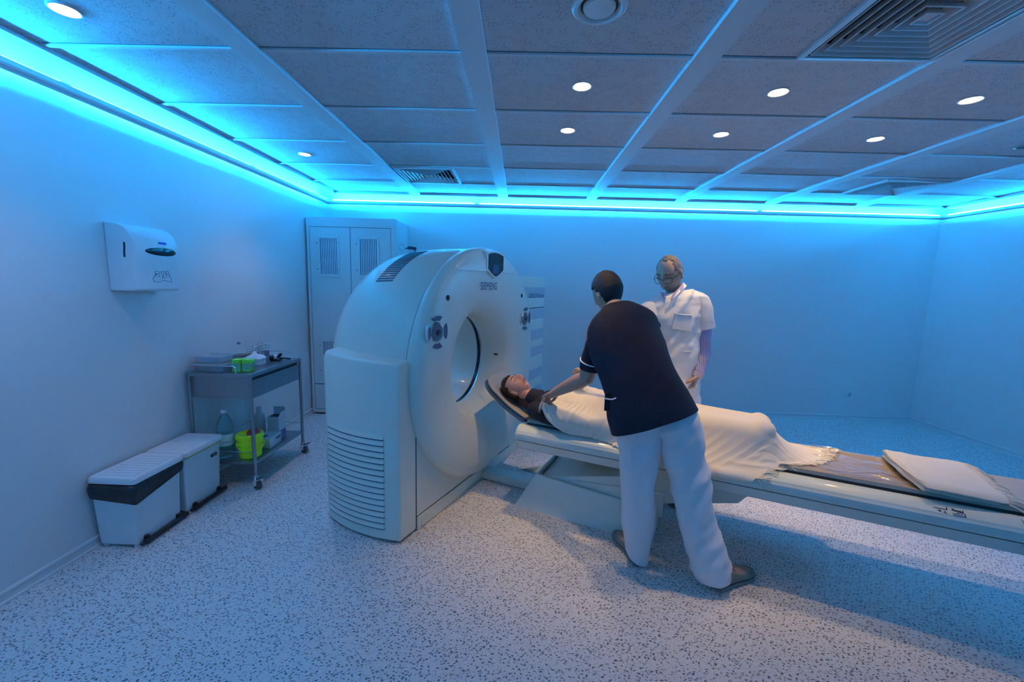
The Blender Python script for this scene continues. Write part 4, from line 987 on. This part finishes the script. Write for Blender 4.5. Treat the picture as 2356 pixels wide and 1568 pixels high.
# tunic
mb = MB(); loft(mb, tun, n=80, wr=.006, wsc=(7, 7, 5), k=9, fold=(Vector((.45, 0, .9)), Vector((.9, 0, -.45)), .005, 6)); obj('tunic', mb, 'navy_cloth', W, smooth=180)
slv = [ringpx(r) for r in ((1362, 745, 1408, 760, 2.38, .066), (1351, 770, 1402, 782, 2.37, .070), (1344, 800, 1394, 812, 2.38, .070), (1337, 825, 1386, 835, 2.40, .068), (1333, 844, 1380, 852, 2.41, .064))]
mb = MB(); R_ = loft(mb, slv, n=40, wr=.004, k=5); sl = obj('sleeve', mb, 'navy_cloth', W, smooth=180)
c, a, th = slv[3]; ax = slv[4][0]-slv[3][0]; b = a.cross(ax).normalized()*th*1.02
cc = c+ax*.12; obj('sleeve_piping', MB().tube([cc+a*1.035*math.copysign(abs(math.cos(t))**.87, math.cos(t))+b*1.035*math.copysign(abs(math.sin(t))**.87, math.sin(t)) for t in [2*PI*k/40 for k in range(41)]], .0038, 8, cap=False), 'white_piping', sl)
mb = MB(); mb.cap_tube([Rs+Vector((-.06, -.02, .02)), Rs, Rs+(Re-Rs)*.55], [.07, .072, .066], 22); obj('sleeve', mb, 'navy_cloth', W, smooth=180)
cw = wring; 
# collar band
# pocket at the left side
q0 = at(1397, 908, 2.13); mb = MB(); mb.obox(q0+Vector((.035, .04, -.045)), (.040, .010, 0), (.002, .012, 0), (0, 0, .05)); pk = obj('pocket', mb, 'navy_cloth', W, bevel=.005)
mb = MB(); mb.tube([q0+Vector((-.004, .02, -.026)), q0+Vector((.022, .0, -.024)), q0+Vector((.040, -.004, -.018)), q0+Vector((.047, -.004, -.012))], .0035, 8); obj('pocket_piping', mb, 'white_piping', pk)
# trousers
lt = [ringpx(r) for r in ((1412, 962, 1540, 940, 2.22, .125), (1418, 995, 1524, 985, 2.22, .115), (1425, 1030, 1516, 1028, 2.21, .10), (1430, 1080, 1509, 1080, 2.20, .088), (1431, 1120, 1505, 1120, 2.20, .082), (1434, 1180, 1502, 1180, 2.20, .078), (1439, 1235, 1496, 1235, 2.20, .074), (1441, 1264, 1490, 1276, 2.20, .070), (1445, 1276, 1486, 1290, 2.20, .066))]
rt = [ringpx(r) for r in ((1470, 955, 1588, 930, 2.20, .112), (1500, 985, 1602, 962, 2.20, .118), (1518, 1022, 1612, 1005, 2.19, .112), (1527, 1060, 1619, 1050, 2.17, .098), (1540, 1110, 1629, 1105, 2.14, .09), (1555, 1165, 1638, 1160, 2.11, .084), (1572, 1225, 1650, 1218, 2.08, .082), (1588, 1285, 1668, 1278, 2.05, .084), (1598, 1320, 1676, 1316, 2.04, .084), (1603, 1332, 1675, 1330, 2.035, .078))]
mb = MB(); loft(mb, lt, n=64, wr=.006, wsc=(8, 8, 6), seed=2, k=10, fold=(Vector((.2, 0, .98)), Vector((.98, 0, -.2)), .011, 7)); loft(mb, rt, n=64, wr=.008, wsc=(8, 8, 7), seed=5, k=10, fold=(Vector((.75, 0, .66)), Vector((.66, 0, -.75)), .018, 7)); obj('trousers', mb, 'white_cloth', W, smooth=180)
shoe(W, fl_, dl, s=1.0); shoe(W, fr_, drr, s=1.0)
# hair
def keepw(x, y, z):
    if y > .050 and z < .060: return 0
    if y > .012 and z < .030: return 0
    if y > -.020 and z < -.006: return 0
    return 1 if z > -.100 else 0
hb_ = hair_cap(wF, wU, HC, 1.0, keepw, grow=1.12, nz=.0035); obj('hair', hb_, 'hair_black', W, smooth=180, mods=[('SOLIDIFY', dict(thickness=.012, offset=-1)), ('SMOOTH', dict(factor=.4, iterations=2))])

# ---------------------------------------------------------------- man in the white coat
YM = 3.02
Mn = thing('person', (1.26, YM, 0), 0, 'person with grey receding hair and glasses in white short sleeved coat behind the table', 'person')
coat = [ringpx(r) for r in ((1528, 668, 1572, 655, 3.04, .062), (1512, 683, 1592, 668, 3.03, .082, .05), (1490, 698, 1618, 682, 3.02, .105, .10), (1484, 722, 1618, 705, 3.01, .118, .12), (1486, 755, 1610, 745, 3.0, .124, .12), (1488, 790, 1602, 785, 3.0, .126, .1), (1488, 830, 1598, 828, 3.0, .128, .1), (1486, 870, 1598, 868, 3.0, .132, .1), (1484, 910, 1600, 910, 3.0, .138, .1), (1482, 948, 1602, 950, 3.0, .142, .1))]
body = MB(); loft(body, shrink(coat[1:], .88), n=32)
MH = at(1541, 629, 3.0); mF, mU = (-.62, -.62, -.44), (-.30, -.26, .92)
X_, F_, U_ = add_head(body, mF, mU, MH, 1.10, 1)
nb = at(1553, 680, 3.04); body.cap_tube([MH+Vector((.03, .03, -.05)), nb+Vector((0, 0, .01)), nb+Vector((0, .0, -.06))], [.058, .060, .075], 20)
S_ = at(1612, 703, 3.02); E_ = at(1617, 805, 3.0); Wm = at(1600, 862, 2.93)
arm(body, S_, E_, Wm, 1.08); hand(body, Wm, at(1594, 885, 2.91)-Wm, (-.6, .1, 0), (-.3, -.9, 0), 1.1, 1.6, 1.1)
S2 = at(1494, 712, 2.96); E2 = at(1486, 810, 2.86); W2 = at(1500, 878, 2.80)
arm(body, S2, E2, W2, 1.08); hand(body, W2, Vector((.02, -.05, -.08)), (.6, .1, 0), (.3, -.9, 0), 1.1, .8, .9)
hx, hy_ = at(1515, 950, 3.0).x, at(1575, 950, 3.0).x
for x in (hx, hy_):
    body.cap_tube([(x, 3.03, .84), (x, 3.04, .48), (x, 3.06, .08)], [.08, .055, .038], 18); foot(body, (x, 3.10, .015), (-.3, -1, 0), 1.0)
obj('body', body, 'skin_old', Mn, smooth=180, mods=REM(.0042))
mb = MB(); loft(mb, coat[1:], n=110, wr=.010, wsc=(6, 6, 11), seed=8, k=12, fold=(Vector((.62, 0, .78)), Vector((.78, 0, -.62)), .018, 9)); ct = obj('coat', mb, 'white_coat', Mn, smooth=180)
s1 = [ringpx(r) for r in ((1588, 682, 1628, 688, 3.02, .078), (1592, 702, 1636, 704, 3.01, .084), (1596, 728, 1640, 726, 3.0, .082), (1598, 758, 1644, 750, 3.0, .082))]
mb = MB(); loft(mb, s1, n=40, wr=.006, seed=3, k=6); obj('coat_sleeve', mb, 'white_coat', Mn, smooth=180)
mb = MB(); mb.cap_tube([S2+Vector((.05, .03, .02)), S2, S2+(E2-S2)*.55], [.07, .078, .078], 22); obj('coat_sleeve', mb, 'white_coat', Mn, smooth=180)
s2 = [ringpx(r) for r in ((1602, 745, 1636, 742, 3.0, .052), (1600, 775, 1634, 775, 3.0, .054), (1600, 805, 1634, 806, 2.99, .056), (1597, 825, 1629, 832, 2.97, .050), (1590, 845, 1621, 855, 2.95, .044), (1588, 850, 1619, 860, 2.945, .046))]
mb = MB(); loft(mb, s2, n=36, wr=.006, wsc=(10, 10, 22), seed=4, k=6); shs = obj('shirt_sleeve', mb, 'shirt_stripe', Mn, smooth=180)
s3 = [ringpx(r) for r in ((1588, 850, 1620, 860, 2.945, .047), (1585, 862, 1614, 872, 2.935, .043))]
mb = MB(); loft(mb, s3, n=36, k=4); obj('cuff', mb, 'shirt_cuff', shs, smooth=60)
mb = MB(); mb.cap_tube([S2+(E2-S2)*.5, E2, W2+(E2-W2)*.12], [.056, .054, .042], 20); obj('shirt_sleeve', mb, 'shirt_stripe', Mn, smooth=180)
# collar, V opening
cc = (X_, F_)
v0 = at(1533, 706, 2.885); 
def quad(name, pts, m, par, th=.004): return obj(name, MB().add(pts, [tuple(range(len(pts)))]), m, par, smooth=0, mods=[('SOLIDIFY', dict(thickness=th, offset=0))])
sh = quad('shirt_front', [at(1523, 678, 2.925), at(1530, 690, 2.90), at(1534, 707, 2.885), at(1546, 694, 2.895), at(1558, 680, 2.92), at(1545, 678, 2.95)], 'shirt_stripe', Mn)
quad('shirt_collar', [at(1520, 672, 2.95), at(1526, 681, 2.90), at(1533, 688, 2.885), at(1531, 674, 2.92)], 'shirt_stripe', sh)
quad('shirt_collar', [at(1572, 652, 2.97), at(1573, 662, 2.945), at(1556, 682, 2.885), at(1545, 690, 2.88), at(1547, 677, 2.90), at(1560, 664, 2.94)], 'shirt_stripe', sh)
quad('coat_collar', [at(1514, 676, 2.94), at(1520, 672, 2.94), at(1534, 708, 2.88), at(1530, 722, 2.875)], 'white_coat', ct, .006)
quad('coat_collar', [at(1572, 650, 2.985), at(1580, 657, 2.97), at(1552, 695, 2.885), at(1530, 724, 2.868), at(1532, 708, 2.872), at(1552, 683, 2.885)], 'white_coat', ct, .006)
pk = quad('chest_pocket', [at(1552, 720, 2.868), at(1592, 724, 2.885), at(1590, 762, 2.872), at(1546, 756, 2.857)], 'white_coat', ct, .004)
obj('pocket_hem', MB().tube([at(1552, 721, 2.864), at(1572, 724, 2.870), at(1592, 725, 2.881)], .0035, 8), 'white_coat', pk)
obj('coat_hem_line', MB().tube([at(1548, 806, 2.862), at(1570, 808, 2.862), at(1590, 808, 2.875)], .003, 8), 'white_coat', ct)
# blue chest emblem
mb = MB(); e0 = at(1493, 716, 2.862)
mb.tube([e0+Vector((.016*math.cos(a), -.002, .010*math.sin(a))) for a in [.3+2.5*k/10 for k in range(11)]], .0014, 6); mb.tube([e0+Vector((-.012, -.002, -.001)), e0+Vector((0, -.002, -.006)), e0+Vector((.012, -.002, -.001))], .0018, 6); mb.obox(e0+Vector((.004, -.001, -.013)), (.018, .002, 0), (0, .001, 0), (0, 0, .0025))
obj('emblem', mb, 'blue_stitch', ct)
# trousers and shoes
for x in (hx, hy_):
    mb = MB(); loft(mb, [wring((x, 3.03, .88), .105, .10), wring((x, 3.04, .70), .095, .09), wring((x, 3.05, .45), .080, .075), wring((x, 3.06, .2), .072, .07), wring((x, 3.06, .06), .070, .07)], n=36, wr=.005, k=4); obj('trouser_leg', mb, 'white_cloth', Mn, smooth=180)
    shoe(Mn, (x, 3.10, 0), (-.3, -1, 0), 'shoe_black', 1.05, False)
# hair: thin, receding
def keepm(x, y, z):
    if z > .020 and y < .036+.030*noise.noise(Vector((x*90, z*60, 2)))-.55*max(0, .030-abs(abs(x)-.030))*(1 if z < .10 else .3): return 1
    if y < .020 and z > -.050: return 1 if not (abs(x) > .055 and z < .012 and y > -.024) else 0
    return 0
mb = hair_cap(mF, mU, MH, 1.10, keepm, grow=1.03, nz=.004, seed=5, nu=150, nv=120); obj('hair', mb, 'hair_grey', Mn, smooth=180, mods=[('SOLIDIFY', dict(thickness=.004, offset=-1)), ('SMOOTH', dict(factor=.4, iterations=2))])
mb = MB()
def onface(x, z, y, s=1.10): return MH+(X_*x+F_*y+U_*z)*s
for sg in (-1, 1): obj('eyebrow', MB().cap_tube([onface(sg*.014, .031, .097), onface(sg*.032, .037, .0885), onface(sg*.050, .030, .0755)], [.0045, .005, .0035], 8), 'hair_grey', Mn)
mb = MB(); mb.cap_tube([onface(-.026, -.050, .091), onface(0, -.046, .101), onface(.026, -.050, .091)], [.003, .005, .003], 10); obj('moustache', mb, 'hair_grey', Mn)
mb = MB(); mb.cap_tube([onface(-.02, -.065, .092), onface(0, -.063, .099), onface(.02, -.065, .092)], [.002, .0035, .002], 8); obj('lips', mb, 'lip_old', Mn)
for sg in (-1, 1): obj('eyelashes', MB().tube([onface(sg*.018, .007, .089), onface(sg*.026, .002, .0875), onface(sg*.034, .002, .0835), onface(sg*.045, .007, .0745)], .0024, 6), 'shoe_black', Mn)
gl_ = MB(); le = []
for sg in (-1, 1):
    pts = [onface(sg*.033+.025*math.cos(a)*1.05, -.002+.021*math.sin(a), .106-.012*abs(math.cos(a)) if sg*math.cos(a) > 0 else .110) for a in [2*PI*k/24 for k in range(25)]]
    gl_.tube(pts, .0017, 6, cap=False); le.append(pts[:-1])
    gl_.tube([onface(sg*.059, .006, .095), onface(sg*.078, .008, .05), onface(sg*.081, .004, -.005), onface(sg*.079, -.012, -.02)], .0018, 6)
gl_.tube([onface(-.007, .004, .113), onface(0, .009, .114), onface(.007, .004, .113)], .0017, 6)
gg = obj('glasses', gl_, 'frame_metal', Mn); mb = MB()
for pts in le: obj('lens', MB().add(pts, [tuple(range(24))]), 'lens_glass', gg)

# ---------------------------------------------------------------- patient on the table
Pt = thing('person', G(.30, .98, .66), TH, 'person lying on the scanner table under a cream blanket, eyes closed, dark hair', 'person')
PH = G(.295, .955, .798); 
def gv(n, u, z): return GN*n+GU*u+Vector((0, 0, z))
pF, pU = gv(.16, -.26, .95), gv(-.95, 0, -.13)
body = MB(); X_, F_, U_ = add_head(body, pF, pU, PH, .97)
body.cap_tube([PH+gv(.06, 0, -.03), G(.425, .965, .742), G(.49, .975, .715)], [.052, .052, .07], 20)
def rg(n, z, hw, th): return (G(n, .985, z), GU*hw, th)
tor = [rg(.455, .715, .09, .05), rg(.50, .708, .17, .075), rg(.56, .712, .205, .085), rg(.70, .722, .20, .10), rg(.90, .722, .18, .098), rg(1.02, .722, .185, .098), rg(1.12, .72, .185, .095)]
loft(body, shrink(tor, .9), n=32)
for sg in (-1, 1):
    u_ = .985+sg*.225
    body.cap_tube([G(.53, u_-.02*sg, .70), G(.66, u_+.01*sg, .68), G(.80, u_+.015*sg, .665), G(.95, u_, .67), G(1.06, u_-.03*sg, .68)], [.045, .043, .04, .034, .026], 16)
    hand(body, G(1.07, u_-.03*sg, .68), gv(1, -.1*sg, 0), gv(0, 0, -1), gv(0, -sg, 0), .9, .4, .4)
    ul = .985+sg*.09
    body.cap_tube([G(1.10, ul, .715), G(1.30, ul, .715), G(1.50, ul, .71), G(1.60, ul, .70), G(1.84, ul, .675)], [.085, .08, .065, .058, .036], 18)
    body.cap_tube([G(1.86, ul, .67), G(1.885, ul+.01*sg, .72), G(1.895, ul+.02*sg, .77)], [.034, .036, .026], 14)
obj('body', body, 'skin_patient', Pt, smooth=180, mods=REM(.004))
mb = MB(); loft(mb, tor, n=48, wr=.004, k=5); sw = obj('sweater', mb, 'black_knit', Pt, smooth=180)
for sg in (-1, 1):
    u_ = .985+sg*.225; mb = MB(); mb.cap_tube([G(.52, u_-.03*sg, .705), G(.60, u_, .695), G(.72, u_+.012*sg, .682), G(.90, u_+.01*sg, .672), G(1.02, u_-.02*sg, .68)], [.058, .060, .056, .048, .040], 24); obj('sweater_sleeve', mb, 'black_knit', Pt, smooth=180)
    ul = .985+sg*.09; mb = MB(); mb.cap_tube([G(1.08, ul, .715), G(1.30, ul, .715), G(1.50, ul, .712), G(1.82, ul, .68)], [.094, .088, .074, .050], 24); obj('trouser_leg', mb, 'black_knit', Pt, smooth=180)
mb = MB(); mb.cap_tube([G(.435, .965, .735), G(.455, .97, .725)], [.072, .086], 20); obj('sweater_neck', mb, 'black_knit', Pt, smooth=180)
def keepp(x, y, z):
    if y > .02 and z < .066+.3*(abs(x)-.03): return 0
    if y > -.028 and z < .040: return 1 if (z > .0 and y < -.0) else 0
    if z < -.10: return 0
    return 1
mb = hair_cap(pF, pU, PH, .97, keepp, grow=1.07, nz=.003, seed=9); obj('hair', mb, 'hair_brown', Pt, smooth=180, mods=[('SOLIDIFY', dict(thickness=.010, offset=-1)), ('SMOOTH', dict(factor=.4, iterations=2))])
mb = MB(); mb.cap_tube([PH+X_*0-F_*.085-U_*.03, G(.395, .93, .700), G(.455, .90, .668)], [.045, .040, .024], 16); obj('ponytail', mb, 'hair_brown', Pt, smooth=180)
def onf(x, z, y, s=.97): return PH+(X_*x+F_*y+U_*z)*s
mb = MB(); mb.cap_tube([onf(-.023, -.0585, .0925), onf(-.009, -.0565, .1035), onf(0, -.0585, .105), onf(.009, -.0565, .1035), onf(.023, -.0585, .0925)], [.0015, .0026, .0022, .0026, .0015], 8); mb.cap_tube([onf(-.02, -.064, .094), onf(0, -.068, .104), onf(.02, -.064, .094)], [.0018, .0036, .0018], 8); obj('lips', mb, 'lip', Pt)
mb = MB()
for sg in (-1, 1): obj('eyelashes', MB().tube([onf(sg*.018, .007, .088), onf(sg*.026, .0035, .0865), onf(sg*.034, .003, .0825), onf(sg*.045, .007, .0735)], .0017, 6), 'hair_brown', Pt)
for sg in (-1, 1): obj('eyebrow', MB().tube([onf(sg*.014, .029, .0965), onf(sg*.030, .035, .0895), onf(sg*.048, .028, .0765)], [.0028, .003, .0016], 8), 'hair_brown', Pt)

# ================================================================ blankets
def fringe_mb(pts, dirs, L=.05, per=1.0, seed=0, r=.0017, floorz=None, droop=.6):
    random.seed(seed); mb = MB(); n = len(pts)
    tot = sum((pts[i+1]-pts[i]).length for i in range(n-1)); cnt = int(tot/.0040)
    for k in range(cnt):
        f = (k+random.random()*.5)/cnt*(n-1); i = min(int(f), n-2); t = f-i
        p = pts[i].lerp(pts[i+1], t); d = dirs[i].lerp(dirs[i+1], t).normalized(); e = (pts[i+1]-pts[i]).normalized()
        l = L*(.75+.5*random.random()); q = [p-d*.006]
        dd = (d+e*random.uniform(-.45, .45)+Vector((0, 0, random.uniform(-.05, .10)))).normalized()
        for s in range(4):
            dd = (dd+Vector((random.uniform(-.22, .22), random.uniform(-.22, .22), -droop*.5))).normalized(); x = q[-1]+dd*l/4
            fz = floorz(x) if floorz else -9
            if x.z < fz+r: x.z = fz+r
            q.append(x)
        mb.tube(q, [r, r, r*.95, r*.9, r*1.1], 5)
    return mb
def sim_blanket():
    NI, NJ = 124, 78                      # along n, across u
    LN, LU = 1.86, 1.14
    # local frame coordinates
    n0, u0 = .53, .60
    I, J = np.meshgrid(np.arange(NI), np.arange(NJ), indexing='ij')
    rot = math.radians(2.5)
    a = I/(NI-1)*LN; b = J/(NJ-1)*LU
    Lb = 1.57+.54*(1-np.exp(-b/.42))
    X = np.stack([n0+a/LN*Lb, u0+b-.14*np.clip((a-.25)/1.4, 0, 1), np.full(a.shape, .93)+.0*a], -1).astype(float)
    rng = np.random.RandomState(3); X[..., 2] += .004*rng.rand(NI, NJ)
    V = np.zeros_like(X)
    caps = []
    for sg in (-1, 1):
        caps += [((.55, .985+sg*.10, .72), (1.08, .985+sg*.09, .73), .108, .100), ((.52, .985+sg*.225, .70), (1.06, .985+sg*.22, .675), .076, .056), ((1.08, .985+sg*.09, .725), (1.5, .985+sg*.09, .735), .100, .088), ((1.5, .985+sg*.09, .735), (1.86, .985+sg*.09, .728), .088, .080), ((1.85, .985+sg*.09, .68), (1.905, .985+sg*.10, .795), .058, .048)]
    def collide(X):
        P = X
        for A, B, ra, rb in caps:
            A = np.array(A); B = np.array(B); d = B-A; t = np.clip(((P-A)@d)/(d@d), 0, 1); Q = A+t[..., None]*d; r = ra+(rb-ra)*t+.006
            v = P-Q; L = np.linalg.norm(v, axis=-1)+1e-9; m = L < r
            P = np.where(m[..., None], Q+v/L[..., None]*r[..., None], P)
        hf = .60+.215*np.exp(-((P[..., 0]-1.87)/.11)**4)*np.exp(-((P[..., 1]-.985)/.19)**4)
        P = np.stack([P[..., 0], P[..., 1], np.maximum(P[..., 2], np.where(hf > .615, hf, -9))], -1)
        # table box n .43..3.3, u .655..1.325, top .608 with a bevelled edge
        un = np.abs(P[..., 1]-.99); top = np.where(un < .215, .617+.020*(un/.215)**2, .612-np.clip((un-.27)/.07, 0, 1)*.035); hw = .345
        pen_t = top-P[..., 2]; pen_s = hw-un; inside = (pen_t > 0) & (pen_s > 0) & (P[..., 2] > .36) & (P[..., 0] > .43)
        up = inside & (pen_t < pen_s*1.3+.004); sd = inside & ~up
        Z = np.where(up, top, P[..., 2]); U = np.where(sd, .99+np.sign(P[..., 1]-.99)*hw, P[..., 1])
        P = np.stack([P[..., 0], U, Z], -1)
        return P, (up | sd)
    slack = 1.02+.10*np.exp(-((J/(NJ-1))/.25)**2)*np.clip((I/(NI-1)-.45)/.3, 0, 1)
    X00 = X.copy()
    hn = LN/(NI-1); hu = LU/(NJ-1); dg = math.hypot(hn, hu)
    W = np.ones((NI, NJ))
    # held points: near corner in one hand, head edge in the other
    pinA = (1, 5); pinB = (2, 42)
    tA = np.array(gl(at(1247, 918, 2.69))); tB = np.array(gl(at(1330, 858, 2.86)))
    pins = []
    for (pi, pj), T in ((pinA, tA), (pinB, tB)):
        for di in range(0, 3):
            for dj in range(-2, 3):
                i, j = pi+di, pj+dj
                if 0 <= i < NI and 0 <= j < NJ: W[i, j] = 0; pins.append((i, j, T+np.array([di*hn*.5, dj*hu*.35, 0])))
    X0p = [X[i, j].copy() for i, j, _ in pins]
    def con(sa, sb, rest, st):
        A = X[sa]; B = X[sb]; wa = W[sa]; wb = W[sb]; d = B-A; L = np.linalg.norm(d, axis=-1)+1e-9
        c = st*(L-rest)/L/np.maximum(wa+wb, 1e-9); c = c[..., None]*d; X[sa] += c*wa[..., None]; X[sb] -= c*wb[..., None]
    S = slice
    stretch = []
    for o in (0, 1):
        stretch.append(((S(o, NI-1, 2), S(None)), (S(o+1, NI, 2), S(None)), hn, 1.)); stretch.append(((S(None), S(o, NJ-1, 2)), (S(None), S(o+1, NJ, 2)), hu, 1.))
        stretch.append(((S(o, NI-1, 2), S(0, NJ-1)), (S(o+1, NI, 2), S(1, NJ)), dg, .35)); stretch.append(((S(o, NI-1, 2), S(1, NJ)), (S(o+1, NI, 2), S(0, NJ-1)), dg, .35))
    bend = []
    for o in (0, 1):
        for o2 in (0, 1):
            pass
    def fix(sl, nmax): return sl
    dt = 1/60.
    STEPS = 240
    st2 = []
    for sa, sb, rest, st in stretch:
        A = X00[sa]; B = X00[sb]; m = min(A.shape[0], B.shape[0]); mj = min(A.shape[1], B.shape[1])
        def cut(sl, N, mm):
            a0 = sl.start or 0; stp = sl.step or 1; return S(a0, a0+stp*(mm-1)+1, stp)
        sa = (cut(sa[0], NI, m), cut(sa[1], NJ, mj)); sb = (cut(sb[0], NI, m), cut(sb[1], NJ, mj))
        st2.append((sa, sb, np.linalg.norm(X00[sa]-X00[sb], axis=-1)*slack[sa], st))
    stretch = st2
    for it in range(STEPS):
        V[..., 2] -= 9.8*dt*.6; V *= .972; Xp = X.copy(); X += V*dt
        f = min(1, it/70.); f = f*f*(3-2*f)
        for (i, j, T), s in zip(pins, X0p): X[i, j] = s*(1-f)+T*f
        for k in range(14):
            for sa, sb, rest, st in stretch:
                con(sa, sb, rest, st)
            if k % 3 == 0:   # bending
                for ax in (0, 1):
                    q = 4
                    if ax == 0: A, M2, B = X[:-2*q], X[q:-q], X[2*q:]
                    else: A, M2, B = X[:, :-2*q], X[:, q:-q], X[:, 2*q:]
                    corr = (A+B)/2-M2; w = W[q:-q] if ax == 0 else W[:, q:-q]; M2 += corr*.045*w[..., None]
            if k % 4 == 3: 
                Xc, h = collide(X); X[...] = np.where(W[..., None] > 0, Xc, X)
        Xc, h = collide(X); X[...] = np.where(W[..., None] > 0, Xc, X)
        V = (X-Xp)/dt; V[h] *= .25
        sp = np.linalg.norm(V, axis=-1, keepdims=True); V *= np.minimum(1, 2./np.maximum(sp, 1e-6))
    # light smoothing
    for k in range(2):
        Y = X.copy(); Y[1:-1, 1:-1] = .5*X[1:-1, 1:-1]+.125*(X[2:, 1:-1]+X[:-2, 1:-1]+X[1:-1, 2:]+X[1:-1, :-2]); X = Y
    return X
XB = sim_blanket()
grid = [[G(*XB[i, j]) for j in range(XB.shape[1])] for i in range(XB.shape[0])]
bl = thing('blanket', G(1.4, .99, .62), TH, 'cream wool blanket draped over the patient and held up at its head edge', 'blanket')
obj('cloth', MB().grid(grid), 'blanket', bl, smooth=180, mods=[('SOLIDIFY', dict(thickness=.005, offset=0)), ('SUBSURF', dict(levels=1, render_levels=1))])
def floor_tbl(p):
    l = gl(p); du = abs(l[1]-.99)
    return (.620+.020*(du/.215)**2 if du < .215 else .612-max(0, min(1, (du-.27)/.07))*.035+.004) if du < .345 and .43 < l[0] < 3.3 else -1
e = grid[-1]; d = [(grid[-1][j]-grid[-4][j]).normalized() for j in range(len(e))]
obj('fringe', fringe_mb(e, d, .058, seed=1, floorz=floor_tbl, r=.0022), 'fringe', bl, kind='stuff', smooth=180)
e = grid[0]; d = [((grid[0][j]-grid[3][j]).normalized()+Vector((0, 0, -.8))).normalized() for j in range(len(e))]
obj('fringe', fringe_mb(e, d, .045, seed=2, floorz=floor_tbl, droop=1.0), 'fringe', bl, kind='stuff', smooth=180)

# folded blanket at the foot end
fb = thing('folded_blanket', G(2.70, .98, .632), TH, 'cream fringed blanket folded flat on the foot end of the table', 'blanket')
def fold_layer(k, z0, th, n0, n1, u0, u1, par, top=False):
    NI, NJ = 40, 30; T = []; B_ = []
    P0, P1, P2, P3 = (n0, u0), (n1, u0+.02), (n1+.03, u1), (n0-.02, u1-.05)
    def sur(s, t, zt):
        a = (P0[0]*(1-t)+P3[0]*t)*(1-s)+(P1[0]*(1-t)+P2[0]*t)*s; b = (P0[1]*(1-t)+P3[1]*t)*(1-s)+(P1[1]*(1-t)+P2[1]*t)*s
        a += .012*noise.noise(Vector((t*3, k*2., s*2))); b += .012*noise.noise(Vector((s*3, k*2.+5, t*2)))+.03*(s**4)*(1-t)
        return a, b, zt
    for i in range(NI+1):
        s = i/NI; rt, rb = [], []
        for j in range(NJ+1):
            t = j/NJ; e = min(1, t/.09); es = min(1, s/.075); ed = (1-(1-e)**2)**.5; ds = (1-(1-es)**2)**.5; er = min(1, (1-t)/.05); er = (1-(1-er)**2)**.5
            h = th*min(ed, ds, er)/1
            w = .007*noise.noise(Vector((s*3, t*2.5, k*1.)))+.003*noise.noise(Vector((s*8, t*6, k*5.)))-.012*(s**3)*(1-t*.5)
            sag = -.010*s*(k+1)*.5+.010*math.exp(-((t-.08)/.1)**2)*(1 if top else .3)*(1-s*.6)
            a, b, z = sur(s, t, z0+w+sag)
            rt.append(G(a, b, z+h/2)); rb.append(G(a, b, max(z-h/2, .628)))
        T.append(rt); B_.append(rb)
    mb = MB()
    loops = []
    for i in range(NI+1): loops.append(T[i]+B_[i][::-1])
    mb.rings(loops); return obj('fold', mb, 'blanket', par, smooth=180, mods=[('SUBSURF', dict(levels=1, render_levels=1))]), T
zz = .640
LY = [(.0, .027, 2.545, 2.855, .735, 1.26), (.0, .032, 2.548, 2.86, .712, 1.27)]
Ts = []
for k, (q, th, a, b_, c_, d_) in enumerate(LY):
    z = .642+.024*k; o_, T = fold_layer(k, z, th, a, b_, c_, d_, fb, top=(k == 1)); Ts.append(T)
for k in (0, 1):
    e = [p-Vector((0, 0, .004)) for p in Ts[k][-1]]; obj('fringe', fringe_mb(e, [GN+Vector((0, 0, .15*k))]*len(e), .075, seed=7+k, floorz=lambda p: floor_tbl(p), droop=.40, r=.0025), 'fringe', fb, kind='stuff', smooth=180)

# ---------------------------------------------------------------- world and view
w = bpy.data.worlds.new('world'); sc.world = w; w.use_nodes = True; w.node_tree.nodes['Background'].inputs[0].default_value = (.02, .05, .1, 1); w.node_tree.nodes['Background'].inputs[1].default_value = .3
sc.view_settings.view_transform = 'Standard'; sc.view_settings.look = 'None'; sc.view_settings.gamma = 1; sc.view_settings.exposure = 0
try: sc.view_settings.use_curve_mapping = False
except Exception: pass
